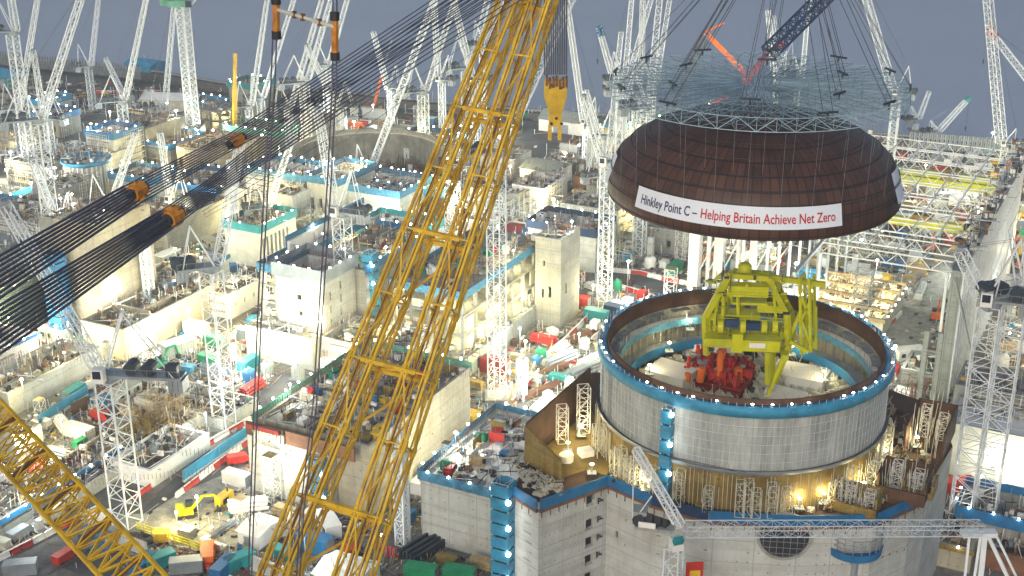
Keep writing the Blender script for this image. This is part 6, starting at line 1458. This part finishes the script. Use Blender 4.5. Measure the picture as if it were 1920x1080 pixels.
# ------------------------------------------------------------------ floodlights
def mk_lamp(h, warm, big):
    def f():
        t = E_('floodlight'); mb = MB(); mb.bar((0,0,0),(0,0,h),.11,6); mb.box(-.7,.7,-.7,.7,0,.35); mb.build('pole', M['grey_steel'], t)
        mb = MB(); s = .34*big; mb.rev([(.01,-s),(s*.7,-s*.7),(s,0),(s*.7,s*.7),(.01,s)], 10); mb.build('lamp', M['bulb_warm' if warm else 'bulb'], t, True, loc=(0,0,h+.3)); MB().box(-.5,.5,-.08,.08,h-.15,h-.02).build('bracket', M['dark_steel'], t); return t
    return f
random.seed(5)
def light(p, power, warm):
    key = 'warm' if warm else 'cool'
    l = bpy.data.lights.new('lamp_light', 'POINT'); l.energy = power*LP; l.color = (1,.84,.42) if warm else (.97,1,.87); l.shadow_soft_size = .4
    link(bpy.data.objects.new('lamp_light', l), None, p)
LP = 1.35; HAZE = .00028
nl = 0
for i in range(165):
    p = spot(.8, tries=20)
    if p is None: continue
    h = random.choice([4,7,7,10]); warm = random.random() < .4; big = random.uniform(.55,1.2)*max(1, p.y/330)
    put('lamp%d%d' % (h, warm), mk_lamp(h, warm, 1), p, random.random()*3, ('warm' if warm else 'white')+' floodlight on a %s pole' % {4:'short',7:'tall',10:'very tall'}[h], 'site floodlights', 'floodlight', (big,big,1))
    if i % 8 != 7: light((p.x, p.y-.9, h+.6), 2600*(p.y/300)**.5, warm); nl += 1
# lamps standing on roof edges
for (a, b, c, d, h) in FOOT[2:40]:
    if (b-a)*(d-c) < 100 or h > 40 or h < 5: continue
    for k in range(random.randint(1, 2)):
        u = random.choice([a+1.4, b-1.4]); v = random.uniform(c+2, d-2); p = W(u, v, h-.1); warm = random.random() < .4; bg = random.uniform(.8,1.2)*max(.8, p.y/350)
        put('lamp4%d' % warm, mk_lamp(4, warm, 1), p, 0, ('warm' if warm else 'white')+' floodlight on a short pole', 'site floodlights', 'floodlight', (bg,bg,.7))
        if k == 0: light((p.x, p.y-1, h+4.2), 1800, warm)
for i in range(52):
    if random.random() < .25: continue
    a = 2*pi*i/52+random.uniform(-.03,.03); p = RC+V(((RR+.35)*cos(a), (RR+.35)*sin(a), 44.5)); put('lamp40', mk_lamp(4,0,1), p, 0, 'white walkway lamp on the cylinder rim', 'walkway lamps on the reactor rim', 'floodlight', (.65,.65,.3))
for (p, pw, bulb) in LAMPS:
    light(p, pw, True)
    if bulb: put('hang', mk_lamp(4,1,1), (p.x, p.y, p.z-1.7), 0, 'warm lamp on the reactor building', 'lamps on the reactor building', 'floodlight', (1.1,1.1,.4))
finish_labels()
print('objects', len(bpy.data.objects), 'items', len(ITEMS), 'lights', nl, 'dups', len(ITEMS)-len({o['label'] for o, _ in ITEMS}))

# ------------------------------------------------------------------ the air
hm = bpy.data.materials.new('haze_air'); hm.use_nodes = True; hn = hm.node_tree; hn.nodes.remove(hn.nodes['Principled BSDF'])
pv = hn.nodes.new('ShaderNodeVolumePrincipled'); pv.inputs['Color'].default_value = (.86,.92,1,1); pv.inputs['Density'].default_value = HAZE; pv.inputs['Anisotropy'].default_value = .2
hn.links.new(pv.outputs[0], hn.nodes['Material Output'].inputs['Volume'])
MB().box(-4100, 4100, -300, 6100, -9.2, 150).build('haze', hm, kind='stuff', label='thin blue-grey sea air over the whole site')
SC.cycles.volume_bounces = 0; SC.cycles.volume_step_rate = 10
